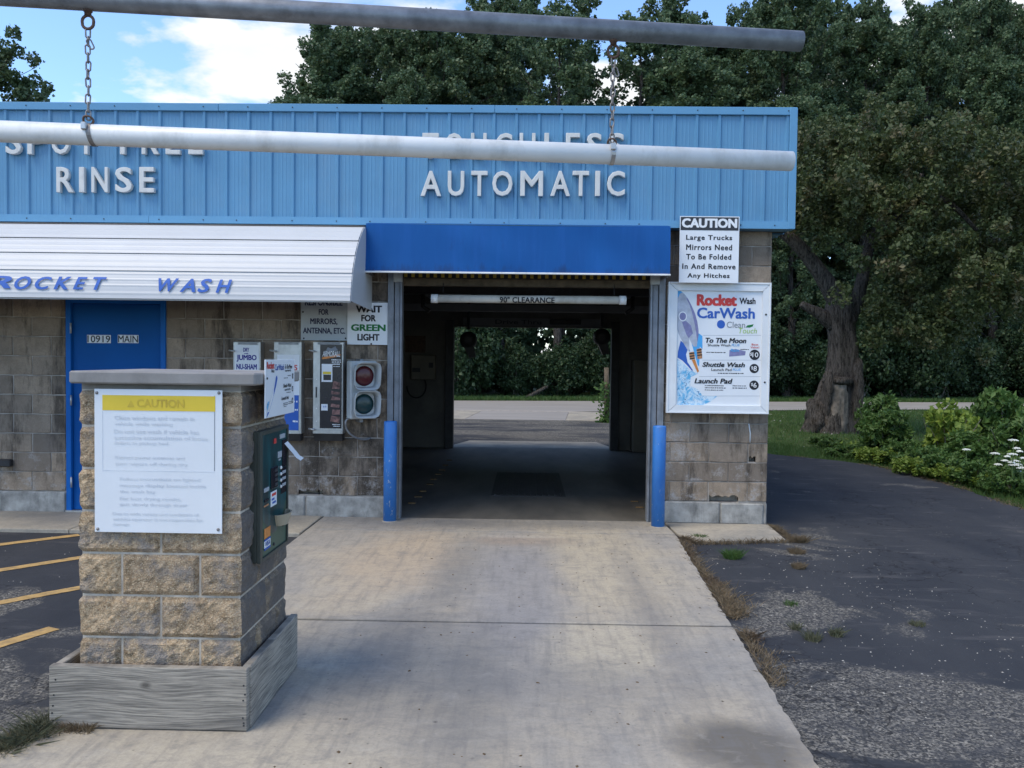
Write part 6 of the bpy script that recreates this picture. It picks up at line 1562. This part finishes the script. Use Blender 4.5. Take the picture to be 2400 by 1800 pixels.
# rank weeds and long grass through the bed
p5, n5 = along(30000); ok5 = (p5[:, 1] > -1.5) & (p5[:, 1] < 6.3); p5, n5 = p5[ok5], n5[ok5]; o5 = .45 + rng.random(len(p5)) ** .8 * 2.6
q5 = p5 + n5 * o5[:, None]; d5 = vnoise(np.concatenate([q5 * 1.5, np.zeros((len(q5), 1))], 1)); k5 = (d5 > .42) & (q5[:, 0] > 5.3) ; q5, d5 = q5[k5], d5[k5]
V5, F5 = blades(np.concatenate([q5, np.full((len(q5), 1), -.045)], 1), .16 + .55 * (d5 - .42), .012, rng, .45)
stuff('tall_weeds', V5, F5, 'leaf_shrub')
C6 = np.concatenate([q5[::2], (rng.random((len(q5[::2]), 1)) ** 1.4) * (.12 + .5 * (d5[::2, None] - .35))], 1); V6, F6 = leaf_quads(C6, .055, rng, .5, 2.0)
stuff('weed_leaves', V6, F6, 'leaf_bright')
# pale dry rim of the drive
p4, n4 = along(5200); wv = vnoise(np.concatenate([p4 * 1.3, np.zeros((len(p4), 1))], 1)); keep = wv > .46; p4, n4 = p4[keep], n4[keep]
C4 = np.concatenate([p4 + n4 * rng.normal(.02, .05, len(p4))[:, None], np.full((len(p4), 1), -.01)], 1); V4, F4 = blades(C4, .035, .009, rng, 1.6)
# dead grass in the joint between slab and asphalt
def joint_run(pts, n, spread, h, z=.0, lean=1.0, w=.005):
    pts = np.array(pts); sg = np.diff(pts, axis=0); L = np.linalg.norm(sg, axis=1); cm = np.concatenate([[0], np.cumsum(L)])
    s = rng.uniform(0, cm[-1], n); i = np.clip(np.searchsorted(cm, s) - 1, 0, len(sg) - 1); p = pts[i] + sg[i] * ((s - cm[i]) / L[i])[:, None]
    t_ = vnoise(np.concatenate([p * 3.1, np.zeros((n, 1))], 1)); off = np.abs(rng.normal(size=n)) * spread * (.35 + 1.1 * t_)
    q = np.stack([p[:, 0] + off * .95, p[:, 1] + rng.normal(size=n) * .02, np.full(n, z)], 1)
    return blades(q[t_ > .18], h, w, rng, lean)
Vs, Fs = [V4], [F4]
for pts, n, sp, h, ln in (([(1.47, -.75), (1.43, -1.6), (1.385, -3.2), (1.34, -3.95), (1.31, -4.3)], 2300, .055, .040, 1.0), ([(1.40, -2.3), (1.365, -3.6)], 1500, .085, .05, 1.0), ([(1.58, -.93), (2.1, -.86), (2.52, -.78)], 420, .02, .05, .7), ([(2.54, -.78), (2.56, -.35), (2.54, -.03)], 900, .05, .035, 1.2), ([(.15, -3.425), (1.36, -3.41)], 160, .01, .018, .8), ([(.9, -3.422), (1.36, -3.41)], 420, .012, .025, .9), ([(1.46, -.60), (1.60, -.92)], 500, .05, .045, .9)):
    V, Fq = joint_run(pts, n, sp, h, .0, ln); Fs.append(Fq + sum(len(a) for a in Vs)); Vs.append(V)
stuff('dry_grass', np.concatenate(Vs), np.concatenate(Fs), 'grass_dry')
# clump at the left foot of the plank frame
def tuft(c, n, r, h, lean, mat, name, label, group=None, w=.004):
    a = rng.uniform(0, 6.28, n); d = np.sqrt(rng.random(n)) * r; C = np.stack([d * np.cos(a), d * np.sin(a), np.zeros(n)], 1)
    V, Fq = blades(C, h, w, rng, lean); me = np_mesh(name, V, Fq); o = link_mesh(name, me, mat, c); return tag(o, label, 'grass tuft', group)
Vs, Fs = [], []
for c, n, r, h, ln in (((-2.155, -5.06), 900, .07, .085, .9), ((-2.20, -5.18), 700, .07, .07, 1.1)):
    a = rng.uniform(0, 6.28, n); d = np.sqrt(rng.random(n)) * r; V, Fq = blades(np.stack([c[0] + d * np.cos(a) * .8, c[1] + d * np.sin(a) * 1.3, np.zeros(n)], 1), h, .0035, rng, ln); Fs.append(Fq + sum(len(q) for q in Vs)); Vs.append(V)
stuff('olive_grass', np.concatenate(Vs), np.concatenate(Fs), 'grass_olive')
V, Fq = joint_run([(-2.16, -5.05), (-2.24, -5.24), (-2.34, -5.45), (-2.47, -5.9)], 2600, -.05, .045, .0, 1.3, .0035); stuff('dry_grass', V, Fq, 'grass_dry')
V, Fq = joint_run([(-2.08, -5.035), (-1.92, -5.04)], 300, .01, .04, .03, .9, .003); stuff('dry_grass', V, Fq, 'grass_dry')
for k, (u, v, n, r, h, mat, lab) in enumerate(((1716, 1308, 420, .075, .075, 'grass_green', 'green grass tuft growing through the asphalt before the corner pad'), (1876, 1270, 500, .07, .06, 'grass_dry', 'dry straw tuft at the outer corner of the pad'), (1868, 1296, 420, .07, .045, 'grass_dry', 'flat dry straw tuft just beyond the pad corner'), (1873, 1332, 380, .05, .045, 'grass_dry', 'dry straw tuft on the asphalt away from the pad'),
        (1855, 1418, 90, .05, .03, 'grass_green', None), (1905, 1500, 160, .05, .05, 'grass_olive', None), (1960, 1490, 160, .04, .05, 'grass_olive', None), (2150, 1465, 120, .05, .03, 'grass_olive', None), (1865, 1475, 110, .03, .05, 'grass_olive', None), (1640, 1262, 300, .06, .04, 'grass_green', 'small green weed at the joint between drive slab and pad'))):
    p = oz(u, v); tuft((p[0], p[1], 0), n, r, h, .7, mat, 'grass_tuft', lab or ('small green tuft in the asphalt' if mat == 'grass_green' else 'small olive grass tuft in the worn asphalt'), None if lab else 'small tufts in the asphalt')
# litter and stones
def bits(n, xr, yr, z, s0, s1, flat, mat, name, reject=None):
    X = rng.uniform(*xr, n); Y = rng.uniform(*yr, n)
    if reject is not None: k_ = ~reject(X, Y); X, Y = X[k_], Y[k_]
    n = len(X); s = rng.uniform(s0, s1, n) * rng.uniform(.5, 1, n); an = rng.uniform(0, 6.28, n); base = np.array([(1, 0, 0), (.1, .6, 0), (-1, .1, 0), (-.2, -.7, 0), (0, 0, flat)])
    ca, sa = np.cos(an), np.sin(an); V = np.empty((n, 5, 3))
    V[:, :, 0] = X[:, None] + s[:, None] * (base[:, 0] * ca[:, None] - base[:, 1] * sa[:, None]); V[:, :, 1] = Y[:, None] + s[:, None] * (base[:, 0] * sa[:, None] + base[:, 1] * ca[:, None]); V[:, :, 2] = z + s[:, None] * base[:, 2]
    Fq = np.array([(0, 1, 4), (1, 2, 4), (2, 3, 4), (3, 0, 4)]); Fq = (Fq[None] + (np.arange(n) * 5)[:, None, None]).reshape(-1, 3)
    return stuff(name, V.reshape(-1, 3), Fq, mat)
on_drive = lambda X, Y: X < right_edge(Y) + .05
bits(260, (-1.1, 1.3), (-6.5, -.2), .0305, .005, .016, .35, 'litter', 'leaf_litter')
bits(420, (1.3, 5.6), (-6, 5), .0, .002, .006, .6, 'pebble', 'gravel', on_drive)
bits(500, (1.3, 3.2), (-5, -.9), .0, .002, .010, .6, 'pebble', 'gravel', on_drive)
bits(160, (-4.5, -2.2), (-5, -1), .0, .002, .009, .6, 'pebble', 'gravel')
bits(500, (3.5, 20), (6, 24), -.0, .02, .05, .4, 'pebble', 'fallen_leaves', lambda X, Y: (Y > 18.3 + .3 * X - .2) | (X < np.interp(Y, [p[1] for p in EDGE], [p[0] for p in EDGE], right=2.6) + .3))

# print, screws and lamps belong to the board, card or door that carries them
CARRY = {'sign_board': ('lettering', 'header_band', 'screw', 'yellow_band', 'border_line', 'warning_triangle', 'price_disc', 'fine_print', 'rocket_picture', 'rocket_shine', 'water_picture'),
         'menu_panel': ('lettering', 'divider_line', 'price_disc', 'fine_print', 'round_logo', 'leaf_logo', 'product_logo', 'rocket_body', 'rocket_shade', 'rocket_panel', 'porthole', 'porthole_ring', 'rocket_nozzle', 'nozzle_ring', 'exhaust_flame', 'blue_swirl', 'sky_patch', 'water_picture'),
         'product_card': ('lettering', 'logo_swoosh', 'logo_crest', 'hand_picture', 'fine_print', 'price_card', 'card_stripe'),
         'face_plate': ('lettering', 'teal_graphic', 'label_plate', 'button_label', 'sticker', 'sticker_band', 'card_sticker', 'key_row', 'push_button', 'keypad', 'display', 'button_panel', 'coin_slot'),
         'tube': ('lettering',), 'frame_bar': ('lock',), 'cap_slab': ('mortar_bed',), 'lamp_door': ('lens', 'visor')}
kind_of = lambda o: o.name.split('.')[0]
for rt_ in [o for o in bpy.data.objects if o.parent is None and o.type == 'EMPTY']:
    kids = list(rt_.children)
    for host_kind, names in CARRY.items():
        hosts = [k_ for k_ in kids if kind_of(k_) == host_kind]
        if not hosts: continue
        used = {n_: 0 for n_ in names}
        for k_ in kids:
            n_ = kind_of(k_)
            if n_ in names:
                k_.parent = hosts[min(used[n_], len(hosts) - 1)] if host_kind == 'lamp_door' else hosts[0]; used[n_] += 1
